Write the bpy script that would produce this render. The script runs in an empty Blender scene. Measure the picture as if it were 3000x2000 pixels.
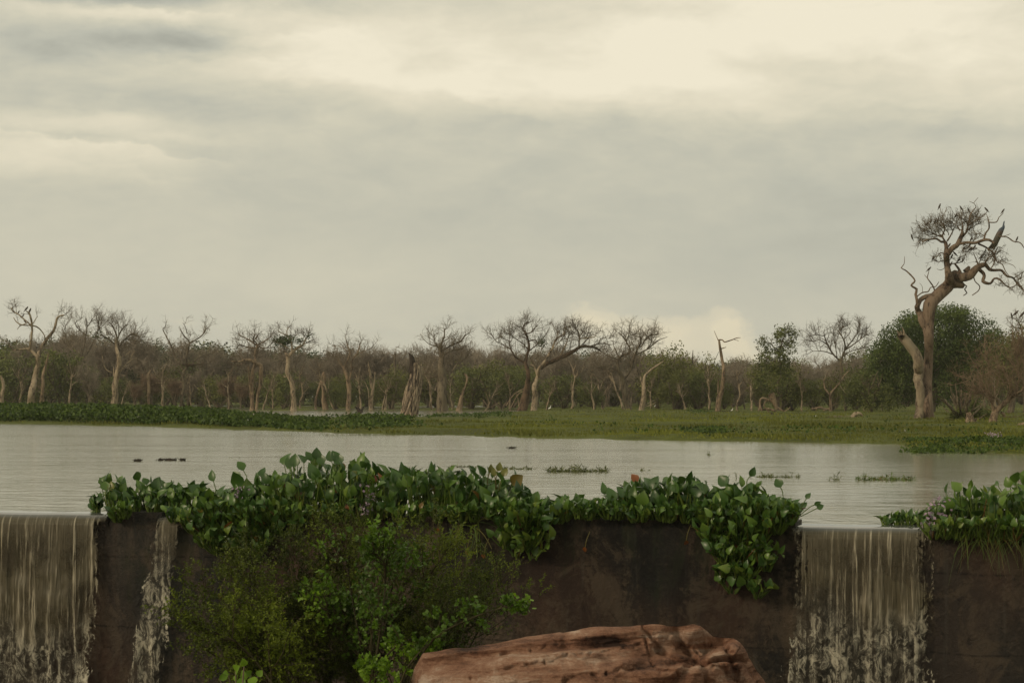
import bpy, math, numpy as np
from mathutils import Vector
R = math.radians
rng = np.random.default_rng(11)
S = bpy.context.scene
COL = S.collection
# ------------------------------------------------------------------ camera
F = 5833.0      # focal length in pixels of the 3000 px wide photograph
H = 1.03        # eye height above the lake
HOR = 1165.0    # row of the horizon
cam = bpy.data.cameras.new('camera'); cam.lens = 70; cam.sensor_width = 36
cam.shift_y = 0.055; cam.clip_start = .1; cam.clip_end = 30000
co = bpy.data.objects.new('camera', cam); COL.objects.link(co)
co.location = (0, 0, H); co.rotation_euler = (R(90), 0, 0); S.camera = co
S.view_settings.view_transform = 'Standard'; S.view_settings.look = 'None'
S.view_settings.exposure = 0.0; S.view_settings.gamma = 1
S.cycles.max_bounces = 5; S.cycles.transparent_max_bounces = 12
# ------------------------------------------------------------------ light
SUN_EL, SUN_AZ = 24, -118         # low in the west, behind the left shoulder
sl = bpy.data.lights.new('sun', 'SUN'); sl.energy = 1.5; sl.angle = R(14); sl.color = (1, .80, .58)
so = bpy.data.objects.new('sun', sl); COL.objects.link(so)
ce, se = math.cos(R(SUN_EL)), math.sin(R(SUN_EL))
sd = Vector((math.sin(R(SUN_AZ)) * ce, math.cos(R(SUN_AZ)) * ce, se))
so.rotation_euler = sd.to_track_quat('Z', 'Y').to_euler()

class NT:
    """small helper for node trees"""
    def __init__(s, tree): s.t = tree; s.t.nodes.clear()
    def n(s, typ, **k):
        o = s.t.nodes.new(typ)
        for a, v in k.items():
            if a.startswith('i_'):
                key = a[2:]
                s.put(o.inputs[int(key) if key.isdigit() else key.replace('_', ' ')], v)
            else: setattr(o, a, v)
        return o
    def put(s, sock, v):
        if isinstance(v, bpy.types.NodeSocket): s.t.links.new(v, sock)
        else: sock.default_value = v
    def m(s, op, a, b=0.0, c=0.0):
        o = s.t.nodes.new('ShaderNodeMath'); o.operation = op
        s.put(o.inputs[0], a); s.put(o.inputs[1], b); s.put(o.inputs[2], c); return o.outputs[0]
    def ramp(s, fac, stops, interp='LINEAR'):
        o = s.t.nodes.new('ShaderNodeValToRGB'); e = o.color_ramp.elements; o.color_ramp.interpolation = interp
        e[0].position, e[1].position = stops[0][0], stops[-1][0]
        for p, c in stops[1:-1]: e.new(p)
        for el, (p, c) in zip(sorted(e, key=lambda q: q.position), stops):
            el.color = (c, c, c, 1) if isinstance(c, (int, float)) else (*c, 1)
        s.put(o.inputs[0], fac); return o.outputs[0]
    def noise(s, vec, scale, detail=4, rough=.55, dist=0.0):
        o = s.n('ShaderNodeTexNoise', i_Scale=scale, i_Detail=detail, i_Roughness=rough, i_Distortion=dist)
        if vec is not None: s.put(o.inputs['Vector'], vec)
        return o.outputs['Fac']
    def vmap(s, vec, sc=(1, 1, 1), loc=(0, 0, 0), rot=(0, 0, 0)):
        o = s.n('ShaderNodeMapping'); o.inputs['Scale'].default_value = sc; o.inputs['Location'].default_value = loc
        o.inputs['Rotation'].default_value = rot
        s.put(o.inputs['Vector'], vec); return o.outputs[0]
    def mix(s, f, a, b, blend='MIX'):
        o = s.n('ShaderNodeMix', data_type='RGBA', blend_type=blend)
        s.put(o.inputs[0], f)
        for k, v in ((6, a), (7, b)):
            s.put(o.inputs[k], (*v, 1) if isinstance(v, tuple) and len(v) == 3 else v)
        return o.outputs[2]

# ------------------------------------------------------------------ world: overcast evening sky
W = bpy.data.worlds.new('World'); S.world = W; W.use_nodes = True
w = NT(W.node_tree)
sky = w.n('ShaderNodeTexSky', sky_type='NISHITA', sun_disc=False, sun_elevation=R(SUN_EL), sun_rotation=R(SUN_AZ), air_density=1.5, dust_density=3)
tc = w.n('ShaderNodeTexCoord').outputs['Generated']
warp = w.n('ShaderNodeTexNoise', i_Scale=9.0, i_Detail=8.0, i_Roughness=.62)
w.put(warp.inputs['Vector'], w.vmap(tc, (1, 1, 2.6)))
sep = w.n('ShaderNodeSeparateXYZ', i_0=tc)
wsep = w.n('ShaderNodeSeparateColor', i_0=warp.outputs['Color'])
u = w.m('ADD', sep.outputs[0], w.m('MULTIPLY', w.m('SUBTRACT', wsep.outputs[0], .5), .10))
v = w.m('ADD', sep.outputs[2], w.m('MULTIPLY', w.m('SUBTRACT', wsep.outputs[1], .5), .030))
warp2 = w.n('ShaderNodeTexNoise', i_Scale=34.0, i_Detail=5.0, i_Roughness=.6)
w.put(warp2.inputs['Vector'], w.vmap(tc, (1, 1, 1.5)))
w2 = w.n('ShaderNodeSeparateColor', i_0=warp2.outputs['Color'])
u2 = w.m('ADD', sep.outputs[0], w.m('MULTIPLY', w.m('SUBTRACT', w2.outputs[0], .5), .03))
v2 = w.m('ADD', sep.outputs[2], w.m('MULTIPLY', w.m('SUBTRACT', w2.outputs[1], .5), .022))
def blob(az, el, sa, sel, amp, fine=False):     # a bank of cloud about an azimuth and elevation (degrees)
    a = w.m('MULTIPLY', w.m('SUBTRACT', u2 if fine else u, math.sin(R(az))), 1 / math.sin(R(sa)))
    b = w.m('MULTIPLY', w.m('SUBTRACT', v2 if fine else v, math.sin(R(el))), 1 / math.sin(R(sel)))
    r2 = w.m('ADD', w.m('MULTIPLY', a, a), w.m('MULTIPLY', b, b))
    return w.m('MULTIPLY', w.m('POWER', 2.718, w.m('MULTIPLY', r2, -1.0)), amp)
CL = [(-5.5, 10.0, 3.2, .9, .30), (-1.5, 10.2, 5.5, 1.2, .20), (-3.5, 8.9, 2.6, .7, .16), (.5, 8.9, 5.0, .7, .22), (4, 9.0, 3.5, .7, .12), (10, 10.8, 6, 1.6, .36), (13, 9.3, 5, 1.3, .24), (4.5, 10.2, 4, 1.3, .24),
      (-13.5, 11.4, 8, .45, -.50), (-8.6, 10.0, 2.4, .42, -.46), (-11, 10.75, 3.5, .2, .22), (-12, 9.8, 2.4, .6, -.16), (-3.0, 9.6, 1.2, .3, -.12),
      (-12.5, 7.55, 3.5, .28, .30), (-9.6, 7.2, 1.2, .16, .20), (-13.5, 6.8, 3.5, .5, .22), (-9.0, 8.4, 3.5, .4, -.12), (-13, 7.1, 2.2, .14, -.12),
      (4, 5.2, 12, 1.7, -.09), (-1, 7.0, 8, .7, -.05), (11, 4.4, 5, 1.5, -.10), (12, 7.6, 5, .35, -.10), (4, 10.9, 2.5, .22, -.14), (9, 9.4, 3, .22, -.12),
      (-8, 3.5, 9, 1.0, .05), (0, 24, 90, 9, .75)]
val = .40
n1 = w.noise(w.vmap(tc, (1, 1, 3.0), (3.1, 1.7, .4)), 9.0, 9, .60, .5)
n2 = w.noise(w.vmap(tc, (1, 1, 2.6)), 34.0, 8, .60, .4)
hi = w.n('ShaderNodeMapRange', i_1=math.sin(R(4.5)), i_2=math.sin(R(8.5)), i_3=.32, i_4=1.0); w.put(hi.inputs[0], sep.outputs[2])
val = w.m('ADD', w.m('MULTIPLY', w.m('SUBTRACT', n1, .5), w.m('MULTIPLY', hi.outputs[0], .65)), .44)
val = w.m('ADD', val, w.m('MULTIPLY', w.m('SUBTRACT', n2, .5), w.m('MULTIPLY', hi.outputs[0], .40)))
for c in CL: val = w.m('ADD', val, blob(*c))
def edge(az0, el0, az1, el1, soft, depth, amp, below=False):    # a crisp cloud border running between two directions
    sl = (math.sin(R(el1)) - math.sin(R(el0))) / (math.sin(R(az1)) - math.sin(R(az0)))
    line = w.m('ADD', w.m('MULTIPLY', w.m('SUBTRACT', u2, math.sin(R(az0))), sl), math.sin(R(el0)))
    dlt = w.m('SUBTRACT', line, vv) if below else w.m('SUBTRACT', vv, line)
    on = w.m('MINIMUM', w.m('MAXIMUM', w.m('DIVIDE', dlt, math.sin(R(soft))), 0.0), 1.0)
    fade = w.m('POWER', 2.718, w.m('MULTIPLY', w.m('MAXIMUM', dlt, 0.0), -1 / math.sin(R(depth))))
    mid, half = (az0 + az1) / 2, abs(az1 - az0) / 2
    a = w.m('MULTIPLY', w.m('SUBTRACT', u2, math.sin(R(mid))), 1 / math.sin(R(half)))
    win = w.m('POWER', 2.718, w.m('MULTIPLY', w.m('POWER', w.m('ABSOLUTE', a), 4.0), -1.0))
    return w.m('MULTIPLY', w.m('MULTIPLY', on, fade), w.m('MULTIPLY', win, amp))
vv = w.m('ADD', v2, w.m('MULTIPLY', w.m('SUBTRACT', wsep.outputs[2], .5), .035))
for e_ in [(-7.2, 8.9, 1.0, 8.2, .22, 1.3, .15), (-1, 8.35, 14, 7.9, .25, 1.2, .12), (-10.5, 9.45, -6, 9.6, .15, .6, -.16), (-15.5, 7.8, -8.6, 6.85, .12, .55, .26, True),
           (-11.5, 11.0, -8, 10.9, .12, .3, .26, True), (-8.5, 10.4, -4.5, 10.9, .2, .7, .16, True), (3, 9.9, 14, 10.0, .2, .5, .12), (-14, 6.7, -9, 6.3, .15, .35, .12, True)]:
    val = w.m('ADD', val, edge(*e_))
cum = None
for c in [(2.3, 2.15, .9, .42, .9), (4.4, 2.0, 1.3, .50, .9), (6.05, 2.05, .50, .45, 1.1), (6.6, 1.4, .7, .5, .8), (4.6, 1.2, 2.3, .5, .7), (-9.6, 2.25, .7, .22, .35), (-13.6, 2.6, 1, .2, .2)]:
    b = blob(*c, fine=True); cum = b if cum is None else w.m('ADD', cum, b)
cumr = w.ramp(cum, [(.20, 0.0), (.60, .6), (1.2, 1.0)], 'EASE')
cc = w.ramp(val, [(.02, (.290, .290, .248)), (.32, (.425, .420, .348)), (.55, (.540, .512, .400)), (.78, (.640, .590, .455)), (1.0, (.74, .68, .53))])
cc = w.mix(w.m('MULTIPLY', cumr, .60), cc, (.72, .63, .44))
bgA = w.n('ShaderNodeBackground', i_Strength=.10); w.put(bgA.inputs[0], sky.outputs[0])
bgB = w.n('ShaderNodeBackground', i_Strength=1.22); w.put(bgB.inputs[0], cc)
mx = w.n('ShaderNodeMixShader', i_0=.95); w.put(mx.inputs[1], bgA.outputs[0]); w.put(mx.inputs[2], bgB.outputs[0])
w.put(w.n('ShaderNodeOutputWorld').inputs[0], mx.outputs[0])

# ------------------------------------------------------------------ materials
def mat(name, build, trans=0.0):
    m = bpy.data.materials.new(name); m.use_nodes = True
    n = NT(m.node_tree)
    p = n.n('ShaderNodeBsdfPrincipled'); out = n.n('ShaderNodeOutputMaterial')
    r = build(n, p)
    sh = r if isinstance(r, bpy.types.NodeSocket) else p.outputs[0]
    if trans > 0:
        t = n.n('ShaderNodeBsdfTranslucent')
        src = p.inputs['Base Color'].links[0].from_socket
        n.put(t.inputs[0], src)
        q = n.n('ShaderNodeMixShader', i_0=trans); n.put(q.inputs[1], sh); n.put(q.inputs[2], t.outputs[0]); sh = q.outputs[0]
    n.put(out.inputs[0], sh)
    return m
def tint(n): return n.n('ShaderNodeAttribute', attribute_name='tint').outputs['Fac']
def obj_co(n): return n.n('ShaderNodeTexCoord').outputs['Object']
def bump(n, p, h, strength, dist=.02):
    b = n.n('ShaderNodeBump', i_Strength=strength, i_Distance=dist); n.put(b.inputs['Height'], h); n.put(p.inputs['Normal'], b.outputs[0])
def leaf_mat(name, stops, rough=.5, spec=.3, trans=.18, vary=0.0):
    def f(n, p):
        t = tint(n)
        if vary:
            oi = n.n('ShaderNodeObjectInfo').outputs['Random']
            t = n.m('ADD', t, n.m('MULTIPLY', n.m('SUBTRACT', oi, .5), vary))
        n.put(p.inputs['Base Color'], n.ramp(t, stops)); p.inputs['Roughness'].default_value = rough
        p.inputs['Specular IOR Level'].default_value = spec
    return mat(name, f, trans)
def bark_mat(name, a, b, c, scale=3.0, zs=.35):
    def f(n, p):
        o = obj_co(n)
        n1 = n.noise(n.vmap(o, (1, 1, zs)), scale, 6, .65, .4)
        n2 = n.noise(n.vmap(o, (1, 1, .12)), scale * 9, 4, .6, .3)
        x = n.m('ADD', n.m('MULTIPLY', n1, .65), n.m('MULTIPLY', n2, .35))
        n.put(p.inputs['Base Color'], n.ramp(x, [(.42, c), (.47, b), (.53, a), (.70, a)]))
        p.inputs['Roughness'].default_value = .85; p.inputs['Specular IOR Level'].default_value = .15
        bump(n, p, x, 1.0, .10)
    return mat(name, f)
M = {}
M['bark_pale'] = bark_mat('bleached_bark', (.33, .27, .185), (.23, .18, .12), (.055, .045, .033))
M['bark_tan'] = bark_mat('tan_bark', (.27, .205, .135), (.19, .14, .09), (.06, .045, .032))
M['bark_grey'] = bark_mat('grey_bark', (.16, .135, .09), (.11, .09, .062), (.045, .036, .026))
M['bark_dark'] = bark_mat('dark_bark', (.125, .085, .052), (.085, .058, .037), (.035, .025, .018))
M['bark_black'] = bark_mat('charred_wood', (.05, .04, .03), (.03, .024, .02), (.012, .01, .01))
M['twig'] = leaf_mat('twig_bark', [(0, (.09, .073, .05)), (.5, (.15, .122, .082)), (1, (.22, .18, .125))], .8, .1, 0)
M['twig_dark'] = leaf_mat('dark_twig_bark', [(0, (.065, .052, .036)), (.5, (.12, .096, .067)), (1, (.18, .145, .10))], .8, .1, 0)
M['twig_brown'] = leaf_mat('brown_twig_bark', [(0, (.145, .125, .095)), (.5, (.24, .205, .155)), (1, (.34, .295, .225))], .8, .1, 0, .35)
M['twig_red'] = leaf_mat('russet_twig_bark', [(0, (.11, .082, .056)), (.5, (.20, .145, .098)), (1, (.29, .21, .14))], .8, .1, 0)
M['leaf_ever'] = leaf_mat('evergreen_leaf', [(0, (.026, .042, .018)), (.5, (.050, .076, .028)), (1, (.085, .118, .042))], .6, .2, .12, .4)
M['leaf_green'] = leaf_mat('bush_leaf', [(0, (.052, .066, .020)), (.5, (.100, .120, .034)), (1, (.165, .185, .052))], .6, .2, .15, .4)
M['leaf_olive'] = leaf_mat('olive_leaf', [(0, (.070, .078, .022)), (.5, (.125, .138, .036)), (1, (.19, .20, .055))], .6, .2, .15, .4)
M['leaf_dense'] = leaf_mat('dense_tree_leaf', [(0, (.034, .054, .016)), (.5, (.070, .105, .026)), (1, (.12, .165, .040))], .6, .2, .12)
M['hya_leaf'] = leaf_mat('hyacinth_leaf', [(0, (.026, .062, .015)), (.45, (.052, .112, .021)), (.80, (.105, .180, .024)), (.88, (.12, .15, .022)), (.95, (.14, .085, .018)), (1, (.22, .05, .015))], .34, .40, .16)
M['hya_stem'] = leaf_mat('hyacinth_stem', [(0, (.05, .085, .015)), (.7, (.11, .17, .025)), (1, (.14, .08, .025))], .4, .4, .1)
M['hya_far'] = leaf_mat('hyacinth_mat_leaf', [(0, (.022, .042, .010)), (.5, (.048, .082, .014)), (.95, (.090, .135, .022)), (1, (.30, .30, .24))], .55, .15, .15)
M['grass'] = leaf_mat('meadow_grass', [(0, (.075, .084, .016)), (.5, (.125, .138, .023)), (1, (.18, .20, .032))], .6, .2, .2)
M['mimosa'] = leaf_mat('feathery_leaf', [(0, (.032, .046, .007)), (.5, (.072, .095, .011)), (1, (.14, .185, .016))], .6, .2, .25)
M['vine'] = leaf_mat('vine_leaf', [(0, (.05, .100, .009)), (.6, (.10, .190, .012)), (1, (.19, .32, .020))], .45, .3, .3)
M['petal'] = leaf_mat('lilac_petal', [(0, (.30, .22, .30)), (1, (.50, .40, .46))], .6, .2, .3)
M['reed'] = leaf_mat('reed', [(0, (.04, .05, .015)), (1, (.13, .15, .045))], .6, .2, .1)
M['shrub_stem'] = leaf_mat('shrub_stem', [(0, (.030, .028, .014)), (1, (.075, .065, .032))], .8, .1, 0)
M['bird'] = leaf_mat('dark_plumage', [(0, (.035, .03, .025)), (1, (.08, .065, .05))], .7, .1, 0)
M['egret'] = leaf_mat('white_plumage', [(0, (.8, .8, .76)), (1, (.85, .85, .82))], .7, .1, 0)
M['beak'] = leaf_mat('beak_and_legs', [(0, (.12, .09, .03)), (1, (.2, .14, .04))], .6, .2, 0)
def f_pea(n, p):
    z = n.n('ShaderNodeSeparateXYZ', i_0=obj_co(n)).outputs[2]
    c = n.ramp(n.m('ADD', n.m('MULTIPLY', z, .5), .5), [(.15, (.075, .060, .035)), (.50, (.060, .055, .032)), (.58, (.080, .055, .035)), (.68, (.035, .055, .08)), (1, (.03, .05, .09))])
    n.put(p.inputs['Base Color'], c); p.inputs['Roughness'].default_value = .5
M['peacock'] = mat('peacock_plumage', f_pea)
def f_water(n, p):
    o = n.n('ShaderNodeNewGeometry').outputs['Position']
    p.inputs['Base Color'].default_value = (.235, .225, .135, 1)
    p.inputs['IOR'].default_value = 1.95
    n0 = n.noise(n.vmap(o, (.05, .02, 1)), 1.0, 3, .5)          # wind lanes
    n.put(p.inputs['Roughness'], n.m('ADD', .06, n.m('MULTIPLY', n0, .08)))
    a = n.noise(n.vmap(o, (.8, 1.0, 1)), 1.9, 5, .6, .9)
    b = n.noise(n.vmap(o, (1, 1.6, 1)), 7.0, 4, .6, .2)
    h = n.m('ADD', n.m('MULTIPLY', a, .60), n.m('MULTIPLY', b, .09))
    sh = n.n('ShaderNodeMapRange', i_1=2.0, i_2=6.5, i_3=1.2, i_4=.18); n.put(sh.inputs[0], n.n('ShaderNodeSeparateXYZ', i_0=o).outputs[0])
    lanes = n.ramp(n.noise(n.vmap(o, (.04, .22, 1), (3, 1, 0)), 1.0, 3, .6), [(.38, .45), (.62, 1.25)])
    h = n.m('MULTIPLY', n.m('MULTIPLY', h, lanes), sh.outputs[0])
    bump(n, p, h, 1.0, .036)
M['water'] = mat('lake_water', f_water)
def f_stream(n, p):
    p.inputs['Base Color'].default_value = (.05, .045, .03, 1); p.inputs['Roughness'].default_value = .12
    bump(n, p, n.noise(obj_co(n), 4, 4), .5, .05)
M['stream'] = mat('stream_water', f_stream)
def f_ground(n, p):
    o = obj_co(n)
    a = n.noise(n.vmap(o, (1, .6, 1)), .25, 5, .6); b = n.noise(o, 3.0, 4, .6)
    x = n.m('ADD', n.m('MULTIPLY', a, .6), n.m('MULTIPLY', b, .4))
    n.put(p.inputs['Base Color'], n.ramp(x, [(.32, (.045, .048, .015)), (.45, (.066, .078, .015)), (.58, (.098, .115, .020)), (.7, (.12, .112, .032))]))
    p.inputs['Roughness'].default_value = .9; p.inputs['Specular IOR Level'].default_value = .1
    bump(n, p, b, .6, .1)
M['ground'] = mat('marsh_ground', f_ground)
def f_bed(n, p):
    b = n.noise(obj_co(n), 2.0, 6, .6)
    n.put(p.inputs['Base Color'], n.ramp(b, [(.3, (.05, .035, .02)), (.7, (.14, .10, .06))])); p.inputs['Roughness'].default_value = .85
    bump(n, p, b, .7, .1)
M['bed'] = mat('stream_bed_mud', f_bed)
def f_wall(n, p):
    o = obj_co(n)
    a = n.noise(o, .8, 6, .62, .6); v_ = n.noise(n.vmap(o, (1, 1, .09)), 5.5, 7, .70, .15)
    g = n.noise(o, 24, 7, .78); c = n.noise(n.vmap(o, (1, 1, .7)), 9, 7, .75, 1.0)
    x = n.m('ADD', n.m('MULTIPLY', a, .38), n.m('ADD', n.m('MULTIPLY', v_, .32), n.m('MULTIPLY', g, .30)))
    col = n.ramp(x, [(.42, (.008, .008, .007)), (.465, (.015, .014, .012)), (.50, (.030, .025, .018)), (.53, (.055, .043, .030)), (.59, (.12, .088, .060))])
    red = n.ramp(n.noise(n.vmap(o, (1, 1, .5), (4, 2, 1)), .55, 3, .5), [(.48, 0.0), (.58, 1.0)])
    col = n.mix(n.m('MULTIPLY', red, .5), col, (.085, .045, .028))
    slate = n.ramp(n.noise(n.vmap(o, (1, 1, .25), (9, 1, 3)), .9, 4, .5), [(.48, 0.0), (.60, 1.0)])
    col = n.mix(n.m('MULTIPLY', slate, .55), col, (.028, .031, .028))
    speck = n.ramp(c, [(.36, 1.0), (.43, 0.0)])
    col = n.mix(n.m('MULTIPLY', speck, .7), col, (.010, .009, .008))
    crust = n.ramp(n.noise(n.vmap(o, (1, 1, .8), (8, 3, 1)), 3.0, 10, .74, .6), [(.50, 0.0), (.56, 1.0)])
    col = n.mix(n.m('MULTIPLY', crust, .55), col, (.095, .072, .048))
    zz = n.n('ShaderNodeSeparateXYZ', i_0=o).outputs[2]
    lift = n.m('ABSOLUTE', n.m('SUBTRACT', n.m('FRACT', n.m('ADD', n.m('MULTIPLY', zz, 1.6), n.m('MULTIPLY', a, .12))), .5))
    joint = n.m('MULTIPLY', n.ramp(lift, [(.0, 1.0), (.022, 0.0)]), n.ramp(c, [(.44, 0.0), (.54, 1.0)]))
    col = n.mix(n.m('MULTIPLY', joint, .8), col, (.008, .007, .006))
    moss = n.ramp(n.m('ADD', n.noise(n.vmap(o, (1, 1, .3), (2, 7, 5)), 4.0, 6, .65, .3), n.m('MULTIPLY', zz, .22)), [(.46, 0.0), (.54, 1.0)])
    col = n.mix(n.m('MULTIPLY', moss, .45), col, (.022, .030, .013))
    drip = n.ramp(n.noise(n.vmap(o, (1, 1, .04), (6, 2, 1)), 11.0, 4, .6, .1), [(.58, 0.0), (.66, 1.0)])
    col = n.mix(n.m('MULTIPLY', drip, .25), col, (.08, .075, .06))
    n.put(p.inputs['Base Color'], col); n.put(p.inputs['Roughness'], n.ramp(v_, [(.4, .45), (.6, .85)]))
    p.inputs['Specular IOR Level'].default_value = .25
    bump(n, p, n.m('ADD', g, n.m('MULTIPLY', c, 1.2)), 1.0, .035)
M['wall'] = mat('stained_concrete', f_wall)
def f_rock(n, p):
    o = obj_co(n)
    st = n.noise(n.vmap(o, (.35, .6, 3.2), (0, 0, 0), (0, R(-9), 0)), 3.2, 8, .68, .35)
    a = n.noise(o, 2.2, 8, .70, .8); g = n.noise(o, 55, 6, .75)
    x = n.m('ADD', n.m('MULTIPLY', st, .5), n.m('ADD', n.m('MULTIPLY', a, .35), n.m('MULTIPLY', g, .15)))
    col = n.ramp(x, [(.40, (.06, .033, .023)), (.445, (.22, .110, .068)), (.49, (.37, .195, .120)), (.53, (.47, .280, .185)), (.58, (.66, .49, .37))])
    dk = n.ramp(n.noise(n.vmap(o, (1, 1, 1), (5, 5, 5)), 2.4, 5, .6, .5), [(.56, 0.0), (.66, 1.0)])
    col = n.mix(n.m('MULTIPLY', dk, .5), col, (.06, .035, .024))
    n.put(p.inputs['Base Color'], col); p.inputs['Roughness'].default_value = .8; p.inputs['Specular IOR Level'].default_value = .2
    gr = n.noise(n.vmap(o, (.8, 1.2, 5), (1, 0, 0), (0, R(-9), 0)), 9.0, 8, .72, .2)
    bump(n, p, n.m('ADD', n.m('ADD', st, n.m('MULTIPLY', gr, .5)), n.m('MULTIPLY', g, .35)), 1.0, .11)
M['rock'] = mat('red_sandstone', f_rock)
def f_stone(n, p):
    b = n.noise(obj_co(n), 6.0, 5, .6)
    n.put(p.inputs['Base Color'], n.ramp(b, [(.3, (.28, .26, .22)), (.7, (.5, .48, .42))])); p.inputs['Roughness'].default_value = .5
M['stone'] = mat('pale_stone', f_stone)
def fall_mat(name, seed, film):
    def f(n, p):
        o = n.n('ShaderNodeTexCoord').outputs['UV']     # u = metres along the lip, v = metres fallen
        sx = n.n('ShaderNodeSeparateXYZ', i_0=o)
        dep = sx.outputs[1]
        wob = n.noise(n.vmap(o, (2.2, 1.0, 1), (seed, 0, 0)), 1.0, 3, .5)
        streak = n.noise(n.vmap(o, (22, .60, 1), (seed, 3, 0)), 1.0, 5, .62, .25)
        fine = n.noise(n.vmap(o, (48, 3.2, 1), (seed, 7, 0)), 1.0, 4, .6, .4)
        lace = n.noise(n.vmap(o, (16, 8.5, 1), (seed, 1, 0)), 1.0, 8, .74, 1.3)
        s = n.m('ADD', n.m('MULTIPLY', streak, .58), n.m('MULTIPLY', fine, .42))
        ridge = n.ramp(s, [(.51, 0.0), (.56, .30), (.63, 1.0)])
        # film -> broken white water as it falls
        brk = n.m('MULTIPLY', n.m('ADD', n.m('SUBTRACT', dep, film), n.m('MULTIPLY', n.m('SUBTRACT', wob, .5), .9)), 3.2)
        brk = n.m('MINIMUM', n.m('MAXIMUM', brk, 0.0), 1.0)
        filmc = n.mix(ridge, (.080, .070, .042), (.38, .345, .25))
        filmc = n.mix(n.ramp(dep, [(.0, 1.0), (.035, 0.0)]), filmc, (.085, .088, .080))
        big = n.noise(n.vmap(o, (3.2, 2.4, 1), (seed, 5, 0)), 1.0, 3, .5)
        l2 = n.m('ADD', n.m('ADD', n.m('MULTIPLY', lace, .58), n.m('MULTIPLY', streak, .27)), n.m('MULTIPLY', big, .15))
        foam = n.ramp(l2, [(.465, 0.0), (.51, .35), (.585, 1.0)])
        lacec = n.mix(foam, (.038, .037, .027), (.50, .47, .36))
        col = n.mix(brk, filmc, lacec)
        n.put(p.inputs['Base Color'], col); n.put(p.inputs['Roughness'], n.ramp(dep, [(.0, .05), (.08, .45)]))
        p.inputs['IOR'].default_value = 1.33
        hgt = n.m('ADD', n.m('MULTIPLY', s, n.m('SUBTRACT', 1.0, brk)), n.m('MULTIPLY', l2, brk))
        hgt = n.m('MULTIPLY', hgt, n.m('MINIMUM', n.m('MAXIMUM', n.m('MULTIPLY', dep, 12.0), 0.0), 1.0))
        bump(n, p, hgt, 1.0, .05)
        thin = n.m('MULTIPLY', n.m('SUBTRACT', 1.0, ridge), n.m('MULTIPLY', n.ramp(big, [(.40, .58), (.58, .05)]), n.ramp(dep, [(.04, 0.0), (.3, 1.0)])))
        al = n.m('SUBTRACT', 1.0, n.m('MAXIMUM', n.m('MULTIPLY', brk, n.m('MULTIPLY', n.m('SUBTRACT', 1.0, foam), .60)), thin))
        ed = n.n('ShaderNodeAttribute', attribute_name='tint').outputs['Fac']   # thickness of the sheet, thin at its two edges
        edge = n.ramp(n.m('ADD', ed, n.m('MULTIPLY', n.m('SUBTRACT', l2, .5), 3.4)), [(.26, 0.0), (.38, 1.0)])
        top = n.ramp(dep, [(.0, 1.0), (.06, 0.0)])
        al = n.m('MULTIPLY', al, n.m('MAXIMUM', edge, top))
        n.put(p.inputs['Alpha'], al)
    return mat(name, f)

# ------------------------------------------------------------------ mesh helpers
def hsh(i, j, k, s):
    n = (i * 374761393 + j * 668265263 + k * 2147483647 + s * 974634777).astype(np.int64) & 0xffffffff
    n = ((n ^ (n >> 13)) * 1274126177) & 0xffffffff
    return ((n ^ (n >> 16)) & 0xffff) / 65535.0
def vnoise(p, s=0):
    p = np.asarray(p, float); i = np.floor(p).astype(np.int64); f = p - i; f = f * f * (3 - 2 * f)
    r = 0
    for a in (0, 1):
        for b in (0, 1):
            for c in (0, 1):
                wt = (f[..., 0] if a else 1 - f[..., 0]) * (f[..., 1] if b else 1 - f[..., 1]) * (f[..., 2] if c else 1 - f[..., 2])
                r = r + wt * hsh(i[..., 0] + a, i[..., 1] + b, i[..., 2] + c, s)
    return r
def fbm(p, o=4, s=0):
    p = np.asarray(p, float); r = 0; a = .5; t = 0
    for k in range(o): r = r + a * vnoise(p * 2 ** k + k * 17.3, s + k); t += a; a *= .5
    return r / t
def nrm(v): return v / np.maximum(np.linalg.norm(v, axis=-1, keepdims=True), 1e-9)
def rnd(n): return nrm(rng.normal(size=(n, 3)))

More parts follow.
